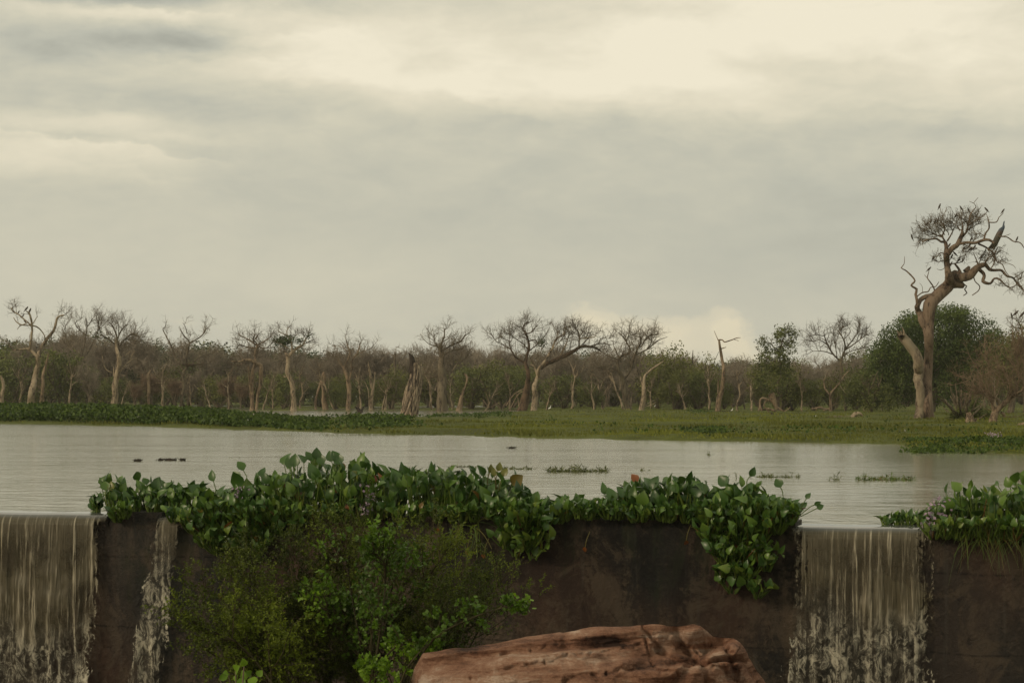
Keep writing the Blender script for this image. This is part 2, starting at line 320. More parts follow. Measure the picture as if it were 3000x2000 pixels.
class Geo:
    def __init__(s): s.V = []; s.Fq = []; s.T = []; s.n = 0; s.uv = None
    def add(s, V, Q, t=.5):
        V = np.asarray(V, float).reshape(-1, 3)
        s.V.append(V); s.Fq.append(np.asarray(Q, np.int64).reshape(-1, 4) + s.n); s.n += len(V)
        s.T.append(np.broadcast_to(np.asarray(t, float), (len(V),)).copy() if np.ndim(t) < 1 or len(np.atleast_1d(t)) == len(V) else np.repeat(t, len(V) // len(t)))
    def build(s, name, m, parent=None, origin=(0, 0, 0), smooth=True):
        if not s.V: return None
        V = np.concatenate(s.V) - np.asarray(origin, float); Q = np.concatenate(s.Fq)
        me = bpy.data.meshes.new(name)
        me.vertices.add(len(V)); me.vertices.foreach_set('co', V.astype(np.float32).ravel())
        me.loops.add(Q.size); me.loops.foreach_set('vertex_index', Q.astype(np.int32).ravel())
        me.polygons.add(len(Q)); me.polygons.foreach_set('loop_start', (np.arange(len(Q)) * 4).astype(np.int32))
        me.polygons.foreach_set('loop_total', np.full(len(Q), 4, np.int32))
        me.polygons.foreach_set('use_smooth', np.full(len(Q), smooth))
        at = me.attributes.new('tint', 'FLOAT', 'POINT'); at.data.foreach_set('value', np.concatenate(s.T).astype(np.float32))
        if s.uv is not None:
            ul = me.uv_layers.new(name='UVMap'); ul.data.foreach_set('uv', s.uv[Q.ravel()].astype(np.float32).ravel())
        me.update(calc_edges=True); me.validate()
        me.materials.append(m)
        o = bpy.data.objects.new(name, me); COL.objects.link(o)
        if parent is not None: o.parent = parent
        else: o.location = origin
        return o
    def tubes(s, P, Rr, sides=4, t=None):
        P = np.asarray(P, float); Rr = np.asarray(Rr, float); T, K, _ = P.shape
        if T == 0: return
        tg = nrm(np.gradient(P, axis=1)); mean = np.abs(nrm(P[:, -1] - P[:, 0]))
        ref = np.eye(3)[np.argmin(mean, axis=1)][:, None, :]
        a = nrm(np.cross(tg, ref)); b = np.cross(tg, a)
        th = np.arange(sides) * 2 * np.pi / sides
        V = P[:, :, None] + Rr[:, :, None, None] * (np.cos(th)[None, None, :, None] * a[:, :, None] + np.sin(th)[None, None, :, None] * b[:, :, None])
        idx = np.arange(T * K * sides).reshape(T, K, sides); nx = np.roll(idx, -1, axis=2)
        Q = np.stack([idx[:, :-1], nx[:, :-1], nx[:, 1:], idx[:, 1:]], -1)
        if t is None: t = rng.random(T)
        s.add(V, Q, np.repeat(t, K * sides))
    def grid(s, V, t=.5):           # V (A,B,3)
        A, B, _ = V.shape; i = np.arange(A * B).reshape(A, B)
        s.add(V, np.stack([i[:-1, :-1], i[1:, :-1], i[1:, 1:], i[:-1, 1:]], -1), t)
    def diamonds(s, pos, d, n_, ln, wd, t=None):
        side = nrm(np.cross(d, n_)); ln = np.asarray(ln)[:, None]; wd = np.asarray(wd)[:, None]
        V = np.stack([pos, pos + d * ln * .45 + side * wd * .5, pos + d * ln, pos + d * ln * .45 - side * wd * .5], 1)
        N = len(pos)
        if t is None: t = rng.random(N)
        s.add(V, np.arange(N * 4).reshape(N, 4), np.repeat(t, 4))
    def blades(s, pos, d, n_, size, t, curl=.25):   # broad cupped heart-shaped leaves
        side = nrm(np.cross(d, n_)); n2 = nrm(np.cross(side, d)); N = len(pos)
        ts = np.array([0, .22, .5, .78, 1.0]); wd = np.array([.12, .43, .47, .27, .01])
        c = np.array([-1, 0, 1])
        L = size[:, None, None, None]; wv = rng.uniform(.62, 1.08, N)[:, None, None, None]
        tt = ts[None, :, None, None]; ww = (wd[:, None] * c[None, :])[None, :, :, None] * wv
        cup = (np.abs(ww) * .45); cu = np.asarray(curl).reshape(-1, 1, 1, 1) if np.ndim(curl) else curl
        V = pos[:, None, None] + L * (d[:, None, None] * tt + side[:, None, None] * ww + n2[:, None, None] * (cup - cu * tt * tt))
        V = V + 0 * c[None, None, :, None]
        i = np.arange(N * 15).reshape(N, 5, 3)
        Q = np.stack([i[:, :-1, :-1], i[:, 1:, :-1], i[:, 1:, 1:], i[:, :-1, 1:]], -1)
        s.add(V, Q, np.repeat(t, 15))
    def ellipsoid(s, c, r, t=.5, seg=10, noise=0.0):
        a = np.linspace(0, np.pi, seg // 2 + 2)[:, None]; b = np.linspace(0, 2 * np.pi, seg + 1)[None, :]
        D = np.stack([np.sin(a) * np.cos(b), np.sin(a) * np.sin(b), np.cos(a) * np.ones_like(b)], -1)
        k = 1 + noise * (fbm(D * 2 + np.asarray(c) * 3, 3) - .5)
        s.grid(np.asarray(c) + D * np.asarray(r) * k[..., None], t)

def tag(o, label=None, cat=None, group=None, kind=None):
    if label: o['label'] = label
    if cat: o['category'] = cat
    if group: o['group'] = group
    if kind: o['kind'] = kind
    return o
def empty(name, loc, label, cat, group=None):
    o = bpy.data.objects.new(name, None); COL.objects.link(o); o.location = loc; o.empty_display_size = .2
    return tag(o, label, cat, group)
def copy_tree(o, parent=None):
    c = o.copy(); COL.objects.link(c)
    if parent is not None: c.parent = parent
    for ch in list(o.children): copy_tree(ch, c)
    return c

# where a pixel of the photograph lies at distance d / on the lake / on the dam face
def at(px, py, d): return np.array([(px - 1500) / F * d, d, H + (HOR - py) / F * d])
def dist(py): return F * H / (py - HOR)
def wy(px): return 16.535 / (1 + .2664 * (px - 1500) / F)
UW = np.array([.9663, -.2574, 0]); NW = np.array([-.2574, -.9663, 0])     # along the dam, out of its face
P0 = np.array([0, 16.535, 0.])
def onwall(px, py, off=0.0):
    d = wy(px); p = at(px, py, d); return p + NW * off
def walls(px): return float(np.dot(at(px, HOR, wy(px)) - np.array([0, 16.535, H]), UW))
def W3(s_, z, off=0.0): return P0 + UW * s_ + NW * off + np.array([0, 0, z])

# ------------------------------------------------------------------ ground, lake, stream
def interp(x, tab): return np.interp(x, [a for a, b in tab], [b for a, b in tab])
SHORE = [(-3000, 1236), (0, 1241), (400, 1247), (700, 1258), (950, 1266), (1100, 1271), (1300, 1276), (1600, 1283), (2000, 1290), (2400, 1297), (2620, 1300), (2720, 1318), (3000, 1330), (5000, 1345)]
BACKS = [(200, 1195), (450, 1200), (600, 1208), (700, 1216), (800, 1223), (900, 1225), (1100, 1223), (1240, 1224), (1350, 1220), (1450, 1213), (1520, 1205)]
def land(px, py):
    P = np.stack([px * .012, py * .25, 0 * px], -1)
    nz = (fbm(P, 4, 5) - .5) * 9
    s1 = (interp(px, SHORE) - py + nz) / 5
    yb = interp(px, BACKS)
    ch = np.minimum(np.minimum((px - 230) / 60, (1530 - px) / 60), np.minimum((py - 1186.5 + nz * .2) / 1.2, (yb - py + nz * .35) / 2.5))
    mats = (fbm(np.stack([px * .006, py * .55, 0 * px], -1), 4, 9) - np.interp(py, [1188, 1203, 1207], [.55, .53, .95])) * 9
    ch = np.minimum(ch, -mats)
    return np.clip(np.minimum(s1, -ch), -1, 1)
pyv = np.concatenate([[1171.8, 1172.2, 1175, 1178, 1181, 1184], np.arange(1186, 1300, 1.0), np.arange(1300, 1360, 2.5), [1375, 1400, 1440]])
pxv = np.concatenate([np.arange(-4000, -200, 200), np.arange(-200, 3300, 9), np.arange(3300, 7000, 200)])
PX, PY = np.meshgrid(pxv, pyv, indexing='ij')
Lm = land(PX, PY); D = dist(PY)
X = (PX - 1500) / F * D
bumpz = (fbm(np.stack([X * .35, D * .2, 0 * X], -1), 4, 2) - .5) * .30
Z = np.where(Lm > 0, Lm * .07 + np.clip(bumpz, -.05, .2) * np.clip(Lm, 0, 1), Lm * .35 - .02)
Z += np.clip((D - 170) / 200, 0, 4) * .4
g = Geo(); g.grid(np.stack([X, D, Z], -1))
tag(g.build('meadow', M['ground']), kind='structure')
g = Geo(); xs = np.array([-900, -400, -60, -20, -8, -4, 0, 4, 8, 20, 60, 400, 900.]); ys = np.array([-300, -50, -4, 2, 4, 6, 8, 10, 14, 22, 80, 600, 1000.])
GX, GY = np.meshgrid(xs, ys, indexing='ij'); gz = np.interp(GY, [2, 8], [-.6, -2.7])
g.grid(np.stack([GX, GY, gz], -1)); tag(g.build('ground', M['bed']), kind='structure')
g = Geo(); a, b = W3(-2500, 0, -.30), W3(2500, 0, -.30)
a = W3(-90, 0, -.30); b = W3(90, 0, -.30)
g.grid(np.array([[a, b], [[-700, 900, 0], [700, 900, 0]]]))
tag(g.build('lake', M['water']), kind='structure')
g = Geo(); g.grid(np.array([[W3(-30, -2.4, .02), W3(30, -2.4, .02)], [W3(-30, -2.4, 8), W3(30, -2.4, 8)]]))
tag(g.build('stream', M['stream']), kind='structure')

# ------------------------------------------------------------------ dam wall with notches where the water spills
falls = [('left', -400, 316), ('thin', 474, 548), ('right', 2330, 2738)]
fs = [(walls(a), walls(b)) for _, a, b in falls]
g = Geo()
edges = [-90.0]
for a, b in fs: edges += [a, b]
edges += [90.0]
for k in range(len(edges) - 1):
    s0, s1 = edges[k], edges[k + 1]
    if k % 2 == 1: topz = -.035
    else: topz = .03
    n_ = max(2, int(min(s1 - s0, 20) / .05))
    ss = np.linspace(s0, s1, n_); zz = np.concatenate([[topz], topz - np.geomspace(.02, 3.0 + topz, 40)])
    SS, ZZ = np.meshgrid(ss, zz, indexing='ij')
    P = P0 + UW * SS[..., None] + np.array([0, 0, 1.]) * ZZ[..., None]
    dsp = (fbm(np.stack([SS * 1.6, ZZ * 1.6, 0 * SS], -1), 5, 3) - .5) * .07 + (fbm(np.stack([SS * 9, ZZ * 5, 0 * SS], -1), 3, 4) - .5) * .018
    dsp = dsp * np.clip((topz - ZZ) * 12, 0, 1)
    g.grid(P + NW * dsp[..., None])
    g.grid(np.array([[W3(s0, topz, 0), W3(s1, topz, 0)], [W3(s0, topz, -.45), W3(s1, topz, -.45)]]))
    g.grid(np.array([[W3(s0, topz, -.45), W3(s1, topz, -.45)], [W3(s0, -3, -.45), W3(s1, -3, -.45)]]))
    if k:
        g.grid(np.array([[W3(s0, .03, 0), W3(s0, .03, -.45)], [W3(s0, -.035, 0), W3(s0, -.035, -.45)]]))
o = g.build('dam_wall', M['wall']); tag(o, 'dark stained concrete dam wall holding back the lake', 'wall')

# ------------------------------------------------------------------ the water going over the lip
labels = ['broad brown curtain of water pouring over the wall at the left edge',
          'thin broken stream of water spilling between plants on the left part of the wall',
          'wide curtain of water falling between the two hyacinth clumps on the right']
for q, ((nm, a, b), (s0, s1)) in enumerate(zip(falls, fs)):
    A = 240 if q != 1 else 70
    prof = [(-.36, .004), (-.20, .004), (-.09, .003), (-.03, -.003), (.01, -.014), (.035, -.035), (.05, -.065)]
    fallz = -np.geomspace(.02, 2.4, 90) - .06
    prof += [(.05 + .045 * math.sqrt(-z - .06), z) for z in fallz]
    prof = np.array(prof); B = len(prof)
    uu = np.linspace(0, 1, A)[:, None]; dep = np.maximum(-prof[None, :, 1], 0)
    # left and right borders as the fall comes down
    if q == 0: L = s0 - 0 * dep; Rr = s1 - .12 * np.clip(dep - .55, 0, 1) ** 1.0 * 1.0 - .0 * dep
    elif q == 1: L = s0 - .02 - .20 * dep; Rr = s1 - .13 * np.clip(dep, 0, 1.5)
    else: L = s0 - .02 - .07 * dep ** 1.3; Rr = s1 + .03 * dep
    SS = L + (Rr - L) * uu
    off = prof[None, :, 0] + 0 * SS; zz = prof[None, :, 1] + 0 * SS
    w_ = np.clip(dep * 3, 0, 1)
    off = off + w_ * ((fbm(np.stack([SS * 14, zz * 1.4, 0 * SS], -1), 4, 20 + q) - .5) * .06 + (fbm(np.stack([SS * 11, zz * 8, 0 * SS], -1), 4, 30 + q) - .5) * .10 * np.clip(dep - .25, 0, 1))
    zz = zz + (1 - w_) * .012 * (fbm(np.stack([SS * 2.2, 0 * SS, 0 * SS], -1), 2, 6) - .5)
    P = P0 + UW * SS[..., None] + NW * off[..., None]; P[..., 2] = zz
    e = np.minimum(uu * (1 if q else 3), 1 - uu) * (s1 - s0) / (.26 if q != 1 else .09)
    if q == 0: e = (1 - uu) * (s1 - s0) / .26
    e = np.clip(e + 0 * dep, 0, 1) * (1.0 if q != 1 else 1.0)
    if q == 1: e = np.clip(e, 0, .62 + .3 * np.clip(.35 - dep, 0, 1))
    P = P[::-1]; SS = SS[::-1]; e = e[::-1]
    g = Geo(); g.grid(P, e.ravel()); g.uv = np.stack([SS.ravel(), np.maximum((dep + 0 * SS).ravel() - .006, 0)], -1)
    o = g.build('waterfall', fall_mat('falling_water', 3.3 * q, (.90, .10, .52)[q]))
    tag(o, labels[q], 'waterfall', 'curtains of water over the wall')

# ------------------------------------------------------------------ water hyacinth
class Plant:
    def __init__(s): s.leaf = Geo(); s.stem = Geo()
def hyacinth(label, group, base, n, hgt, lsize, spread=.5, lean=(0, 0, 0), flower=0.0, warm=0.0, lo=.35, dry=.012):
    """one rosette: n leaves on curved swollen stalks"""
    base = np.asarray(base, float)
    az = rng.random(n) * 2 * np.pi; rad = np.stack([np.cos(az), np.sin(az), 0 * az], -1)
    hh = hgt * (lo + (1 - lo) * rng.random(n)); sp = spread * (.35 + .8 * rng.random(n)) * hh
    root = base + rad * .025 + np.stack([0 * az, 0 * az, -.02 * rng.random(n)], -1)
    tip = base + rad * sp[:, None] + np.stack([0 * az, 0 * az, hh], -1) + np.asarray(lean) * hh[:, None]
    mid = (root + tip) / 2 + rad * (sp * .14)[:, None] + rng.normal(size=(n, 3)) * .012
    k = np.linspace(0, 1, 6)[None, :, None]
    P = (1 - k) ** 2 * root[:, None] + 2 * k * (1 - k) * mid[:, None] + k ** 2 * tip[:, None]
    rr = np.interp(k[0, :, 0], [0, .25, .6, 1], [.007, .010, .005, .0035])[None, :] * np.ones((n, 1))
    st = Geo(); st.tubes(P, rr, 5, np.clip(rng.random(n) * .8 + (rng.random(n) < .06) * .3, 0, 1))
    d = nrm(nrm(P[:, -1] - P[:, -2]) * .9 + rnd(n) * .55 + np.array([0, 0, .25]) + rad * .25)
    nn = nrm(rad * .5 + rnd(n) * .8 + np.array([0, -.35, .45]))
    t = np.clip(rng.random(n) * .62 + warm + .12, 0, .84); t = np.where(rng.random(n) < dry, .88 + .12 * rng.random(n), t)
    lf = Geo(); lf.blades(tip, d, nn, lsize * (.55 + .65 * rng.random(n)), t, .10 + .75 * rng.random(n))
    root_o = empty('water_hyacinth', base, label, 'water plant', group)
    lf.build('leaf_blades', M['hya_leaf'], root_o, base); st.build('leaf_stalks', M['hya_stem'], root_o, base)
    if flower:
        fg = Geo(); N = 20; top = base + np.array([0.01, -.12, flower])
        q = top + rng.normal(size=(N, 3)) * np.array([.026, .018, .032])
        fg.diamonds(q, nrm(rnd(N) + np.array([0, -.4, .2])), rnd(N), .024 + .014 * rng.random(N), .019 + .010 * rng.random(N))
        fo = fg.build('flower_spike', M['petal'], root_o, base)
        sg = Geo(); sg.tubes(np.array([[base, base + [0, -.07, flower * .5], top]]), np.array([[.006, .005, .004]]), 5, np.array([.4]))
        sg.build('flower_stalk', M['hya_stem'], fo, base)
    return root_o
TOP = [(285, 1440), (300, 1400), (330, 1385), (500, 1390), (560, 1400), (580, 1412), (640, 1415), (720, 1385), (780, 1370), (830, 1345), (900, 1325), (960, 1335), (1045, 1325), (1100, 1350), (1200, 1340), (1300, 1355), (1370, 1365), (1455, 1365), (1500, 1405), (1550, 1425), (1650, 1438), (1800, 1440), (1835, 1385), (1900, 1385), (2050, 1375), (2100, 1392), (2180, 1390), (2230, 1405), (2290, 1425), (2335, 1470)]
BOT = [(285, 1520), (320, 1545), (370, 1560), (400, 1520), (480, 1520), (545, 1570), (600, 1635), (700, 1645), (760, 1640), (850, 1575), (1100, 1560), (1450, 1560), (1480, 1600), (1560, 1620), (1640, 1565), (1750, 1548), (2050, 1552), (2085, 1610), (2100, 1690), (2230, 1735), (2245, 1640), (2290, 1570), (2340, 1548)]
PPM = lambda px: F / wy(px)     # pixels per metre on the dam face
def clump(px):
    if px < 800: return 'the low rounded clump by the left waterfall', 'hyacinths beside the left waterfall', .02
    if px < 1480: return 'the tall clump mid-wall', 'hyacinths in the tall middle clump', .05
    if px < 1830: return 'the low flat clump right of mid-wall', 'hyacinths in the low flat clump', .0
    return 'the glossy clump by the right waterfall', 'hyacinths beside the right waterfall', .0
FL = {700: 1432, 1088: 1440, 1076: 1484}
# upright rosettes floating on the lake just behind the lip and standing on it
for row, (step, back) in enumerate(((46, .34), (37, .12))):
    for px in np.arange(292, 2336, step):
        px = px + rng.uniform(-10, 10)
        if row == 1 and (px < 300 or px > 2325): continue
        d = wy(px) + back + rng.uniform(-.06, .06)
        where, grp, warm = clump(px)
        z0 = .0 if back > .05 else -.02
        b = np.array([(px - 1500) / F * d, d, z0])
        topz = H + (HOR - interp(px, TOP) - rng.uniform(-16, 34)) / F * d
        hgt = max(.10, topz - z0 - .10)
        if row == 1: hgt *= .9
        big = .100 if 1830 < px or 800 < px < 1480 else .092
        hyacinth('green water hyacinth standing in ' + where, grp, b, int(rng.integers(19, 26)), hgt, big, .50, (0, -.05, 0), 0, warm, .30 if hgt > .22 else .2, .03 if 800 < px < 1480 else .01)
# rosettes tumbling down the face
for px in np.arange(300, 2336, 38):
    bt = interp(px, BOT); y = 1526.0 - (8 if bt < 1565 else 0)
    if 395 < px < 490: continue
    while y < bt - 14:
        where, grp, warm = clump(px)
        p = onwall(px + rng.uniform(-14, 14), y + rng.uniform(-8, 8), .04 + .05 * rng.random())
        hyacinth('green water hyacinth hanging below ' + where, grp + ', hanging', p, int(rng.integers(17, 23)), .18 if bt > 1580 else .12, .076 if bt > 1580 else .068, .95 if bt > 1580 else .8, (0, -.55, -.15), 0, .12 + warm, .25, .015)
        y += 33
# lush low front of the middle-right lobe (bright young leaves)
for px, y in [(1490, 1600), (1520, 1625), (1548, 1600), (1570, 1632), (1600, 1600), (1500, 1570), (2120, 1640), (2140, 1690), (2175, 1700), (2210, 1720), (2180, 1650), (2120, 1700), (2225, 1745), (2150, 1730)]:
    hyacinth('bright young hyacinth at the lowest tip of ' + clump(px)[0], clump(px)[1] + ', lowest', onwall(px, y, .08), 9, .14, .085, .9, (0, -.5, -.3), 0, .28)
hyacinth('water hyacinth with the largest lilac flower head, middle of the wall', None, onwall(1088, 1525, .05), 8, .34, .12, .5, (0, -.2, 0), .245, .1)
hyacinth('water hyacinth with a small pale flower low in the middle clump', None, onwall(1076, 1535, .09), 7, .25, .11, .6, (0, -.3, 0), .14, .1)
hyacinth('water hyacinth with a lilac flower head in the left clump', None, onwall(700, 1525, .03), 8, .30, .12, .5, (0, -.2, 0), .26, 0)
# single tall leaves and sprigs standing clear of the clumps
def sprig(label, pts, leaf, t=.4, cat='water plant', stem_t=.4, nd=None):
    g1 = Geo(); g2 = Geo(); base = pts[0][0]
    for P in pts:
        P = np.asarray(P); k = np.linspace(0, 1, 8); c = (len(P) - 1) * k
        Q = np.stack([np.interp(c, range(len(P)), P[:, i]) for i in range(3)], -1)
        g1.tubes(Q[None], np.full((1, 8), .004), 5, np.array([stem_t]))
        dd = nrm(Q[-1] - Q[-3])[None]
        g2.blades(Q[-1][None], dd, nrm(np.array([[rng.uniform(-.6, .6), -1, .3]])), np.array([leaf * .82]), np.array([min(t, .78) if t < .9 else t]), .3)
    r = empty('water_hyacinth', base, label, cat, None)
    g2.build('leaf_blades', M['hya_leaf'], r, base); g1.build('leaf_stalks', M['hya_stem'], r, base)
q = lambda px, py, off=-.1: onwall(px, py, off)
sprig('single tall hyacinth leaf with its tip up, in the dip right of the left clump', [[q(615, 1480), q(620, 1440), q(612, 1410)]], .125)
sprig('pair of tall hyacinth leaves standing above the clump by the lilac flower', [[q(690, 1480), q(700, 1420), q(688, 1405)], [q(705, 1470), q(712, 1400), q(700, 1378)]], .12, .5)
sprig('little sprig of round leaves leaning out over the left waterfall', [[q(315, 1500), q(300, 1480), q(282, 1455)], [q(315, 1500), q(308, 1475), q(294, 1452)], [q(318, 1500), q(312, 1480), q(310, 1464)]], .05, .5)
sprig('cluster of tall thin-stalked hyacinth leaves, highest of the middle clump', [[q(900, 1440), q(905, 1380), q(912, 1345)], [q(905, 1440), q(915, 1380), q(900, 1350)], [q(940, 1440), q(948, 1390), q(935, 1360)], [q(965, 1440), q(968, 1380), q(960, 1352)], [q(975, 1440), q(985, 1380), q(975, 1350)], [q(1000, 1440), q(998, 1400), q(985, 1360)]], .12, .3)
sprig('tall pointed hyacinth leaf tipping left at the start of the middle clump', [[q(850, 1440), q(845, 1400), q(838, 1372)], [q(856, 1440), q(850, 1390), q(850, 1368)]], .14, .35)
sprig('brownish upright hyacinth leaf above the middle clump', [[q(1042, 1430), q(1040, 1400), q(1044, 1368)]], .16, .86)
sprig('dark red-edged sprig at the right end of the tall middle clump', [[q(1420, 1450), q(1418, 1410), q(1425, 1385)], [q(1440, 1450), q(1442, 1410), q(1450, 1380)], [q(1450, 1450), q(1455, 1420), q(1465, 1395)], [q(1440, 1450), q(1445, 1425), q(1440, 1395)]], .09, .90, stem_t=.9)
sprig('curled orange hyacinth leaf standing up at the left end of the glossy clump', [[q(1868, 1450), q(1872, 1430), q(1860, 1412)]], .10, .98)
sprig('folded red-brown dead leaf lying on top of the low flat clump', [[q(1470, 1430), q(1482, 1424), q(1490, 1418)]], .14, .93)
sprig('pointed upright leaf above the right part of the glossy clump', [[q(2185, 1440), q(2182, 1410), q(2192, 1395)], [q(2290, 1460), q(2288, 1440), q(2282, 1428)]], .10, .3)
sprig('leaves on long stalks reaching right over the right waterfall', [[q(2325, 1520), q(2340, 1490), q(2358, 1462)], [q(2325, 1522), q(2350, 1510), q(2390, 1490)], [q(2325, 1520), q(2335, 1500), q(2345, 1488)], [q(2330, 1518), q(2370, 1485), q(2382, 1480)]], .07, .3)
sprig('lone yellow round leaf on a thin stalk beside the right waterfall', [[q(2262, 1590, .05), q(2280, 1605, .08), q(2296, 1622, .09)]], .035, .89)
# red dry leaves dangling on the face
for px, py in [(655, 1735), (1375, 1610), (2015, 1580), (1720, 1600), (1425, 1620), (1290, 1545)]:
    sprig('withered red leaf hanging on the dark wall %s' % {655: 'under the left clump', 1375: 'under the middle clump', 2015: 'below the glossy clump', 1720: 'below the low flat clump', 1425: 'just left of the bright young leaves', 1290: 'at the foot of the middle clump'}[px],
          [[onwall(px + 12, py - 45, .05), onwall(px + 4, py - 20, .08), onwall(px, py, .07)]], .055, .98, cat='leaf', stem_t=.9)
# right-hand clump
for px in np.arange(2600, 3080, 34):
    for back in (.4, .1):
        d = wy(px) + back; top = interp(px, [(2590, 1500), (2640, 1480), (2700, 1475), (2760, 1470), (2800, 1430), (2850, 1415), (2900, 1400), (2960, 1420), (3000, 1370), (3080, 1370)]) + rng.uniform(-8, 14)
        if back < .2 and px < 2730: continue
        if px < 2700 and back < .4: continue
        p = np.array([(px - 1500) / F * d, d, 0.]); hgt = max(.08, H + (HOR - top) / F * d - .08)
        hyacinth('water hyacinth plant in the clump right of the right waterfall', 'hyacinths at the right edge', p, 15, hgt * rng.uniform(.7, 1.15), .062 if px < 2750 else .085, 1.3 if px < 2750 else .6, (0, 0, 0), 0, .2, .2)
    if px > 2735:
        for y in (1572,):
            hyacinth('water hyacinth plant hanging over the wall at the right edge', 'hyacinths at the right edge, hanging', onwall(px, y, .05), 14, .17, .065, .9, (0, -.5, -.2), 0, .2)
for px, fh, lb in [(2735, .20, 'hyacinth with a pale lilac flower, tallest of those in the right clump'), (2712, .13, 'hyacinth with a lilac flower just left of the tallest right-hand one'), (2700, .03, 'hyacinth with a lilac flower low by the right waterfall lip'), (2750, .09, 'hyacinth with a violet flower in the middle of the right clump')]:
    hyacinth(lb, None, np.array([(px - 1500) / F * (wy(px) + .05), wy(px) + .05, .02]), 5, .12, .06, .6, (0, 0, 0), fh, .2)
# grass tuft hanging at right
g = Geo(); N = 160; b0 = np.array([onwall(x, y, .05) for x, y in zip(rng.uniform(2800, 3020, N), rng.uniform(1530, 1590, N))])
dr = nrm(rng.normal(size=(N, 3)) * .6 + np.array([0, -.4, .1])); L = rng.uniform(.10, .22, N)
k = np.linspace(0, 1, 5)[None, :, None]
P = b0[:, None] + dr[:, None] * L[:, None, None] * k + np.array([0, 0, -1.]) * (k ** 2) * L[:, None, None] * .8
g.tubes(P, np.linspace(.004, .0008, 5)[None] * np.ones((N, 1)), 3)
tag(g.build('grass_tuft', M['hya_stem'], None, onwall(2900, 1570)), 'tuft of long grass blades drooping over the wall at the right edge', 'grass')
g = Geo(); N = 26; b0 = np.array([onwall(x, y, .06) for x, y in zip(rng.uniform(1320, 1420, N), rng.uniform(1525, 1560, N))])
dr = nrm(rng.normal(size=(N, 3)) * .5 + np.array([0, -.5, -.3])); L = rng.uniform(.12, .26, N)
P = b0[:, None] + dr[:, None] * L[:, None, None] * k + np.array([0, 0, -1.]) * (k ** 2) * L[:, None, None] * .5
g.tubes(P, np.linspace(.005, .002, 5)[None] * np.ones((N, 1)), 4)
tag(g.build('trailing_runners', M['hya_stem'], None, onwall(1370, 1545)), 'bare trailing runners hanging below the tall middle clump', 'plant runners')

# ------------------------------------------------------------------ tree tools
def smooth_line(P, r, step):
    P = np.asarray(P, float); r = np.asarray(r, float); n = len(P)
    if n == 2: P = np.array([P[0], (P[0] + P[1]) / 2, P[1]]); r = np.array([r[0], (r[0] + r[1]) / 2, r[1]]); n = 3
    E = np.vstack([2 * P[0] - P[1], P, 2 * P[-1] - P[-2]]); out = []; ro = []
    for i in range(n - 1):
        m = max(2, int(np.linalg.norm(P[i + 1] - P[i]) / step)); t = np.linspace(0, 1, m, endpoint=False)[:, None]
        a, b, c, d = E[i], E[i + 1], E[i + 2], E[i + 3]
        out.append(.5 * (2 * b + (c - a) * t + (2 * a - 5 * b + 4 * c - d) * t ** 2 + (3 * b - a - 3 * c + d) * t ** 3))
        ro.append(r[i] + (r[i + 1] - r[i]) * t[:, 0])
    out.append(P[-1:]); ro.append(r[-1:])
    return np.vstack(out), np.concatenate(ro)
def resample(P, K=8):
    d = np.concatenate([[0], np.cumsum(np.linalg.norm(np.diff(P, axis=0), axis=1))]); t = np.linspace(0, d[-1], K)
    return np.stack([np.interp(t, d, P[:, i]) for i in range(3)], -1)
def grow(par, n, L0, L1, spread=.8, up=.15, wob=.25, tmin=.2, K=6, wts=None, flat=1.0):
    T, KP, _ = par.shape; i = rng.choice(T, n, p=wts); t = tmin + (1 - tmin) * rng.random(n)
    x = t * (KP - 1); j = np.minimum(x.astype(int), KP - 2); f = (x - j)[:, None]
    p = par[i, j] * (1 - f) + par[i, j + 1] * f; d = nrm(par[i, j + 1] - par[i, j])
    d = nrm(d * (1 - spread * .45) + rnd(n) * spread + np.array([0, 0, up]))
    L = rng.uniform(L0, L1, n) * (1.15 - .45 * t); st = (L / (K - 1))[:, None]
    out = [p]
    for _ in range(K - 1):
        d = nrm(d + rnd(n) * wob + np.array([0, 0, up * .35])); dd = d.copy(); dd[:, 2] *= flat
        p = p + dd * st; out.append(p)
    return np.stack(out, 1)
def lin(n, K, a, b): return np.linspace(a, b, K)[None] * np.ones((n, 1))
def limb_mesh(g, P, r, sides, s=0, rough=.10):
    """a knotty limb"""
    Tn = P.shape[0]; tg = nrm(np.gradient(P, axis=0)); mean = np.abs(nrm(P[-1] - P[0])); ref = np.eye(3)[np.argmin(mean)]
    a = nrm(np.cross(tg, ref)); b = np.cross(tg, a); th = np.arange(sides) * 2 * np.pi / sides
    ring = np.cos(th)[None, :, None] * a[:, None] + np.sin(th)[None, :, None] * b[:, None]
    rr = r[:, None] * (1 + rough * 2 * (fbm(np.concatenate([ring * 1.7 + P[:, None] * [0, 0, 1.2 / max(r.max(), .02) * .15]], -1), 3, s) - .5) * 1.6)
    V = P[:, None] + ring * rr[..., None]
    i = np.arange(Tn * sides).reshape(Tn, sides); nx = np.roll(i, -1, 1)
    g.add(V, np.stack([i[:-1], nx[:-1], nx[1:], i[1:]], -1), .5)
    # cap
    c = len(V.reshape(-1, 3)); 
REG = {'A': (0, 850, 3.136), 'B': (700, 850, 3.136), 'C': (1400, 850, 3.136), 'D': (2000, 850, 3.36), 'E': (2500, 550, 4.48), 'F': (2500, 880, 3.92), 'P': (0, 0, 1)}
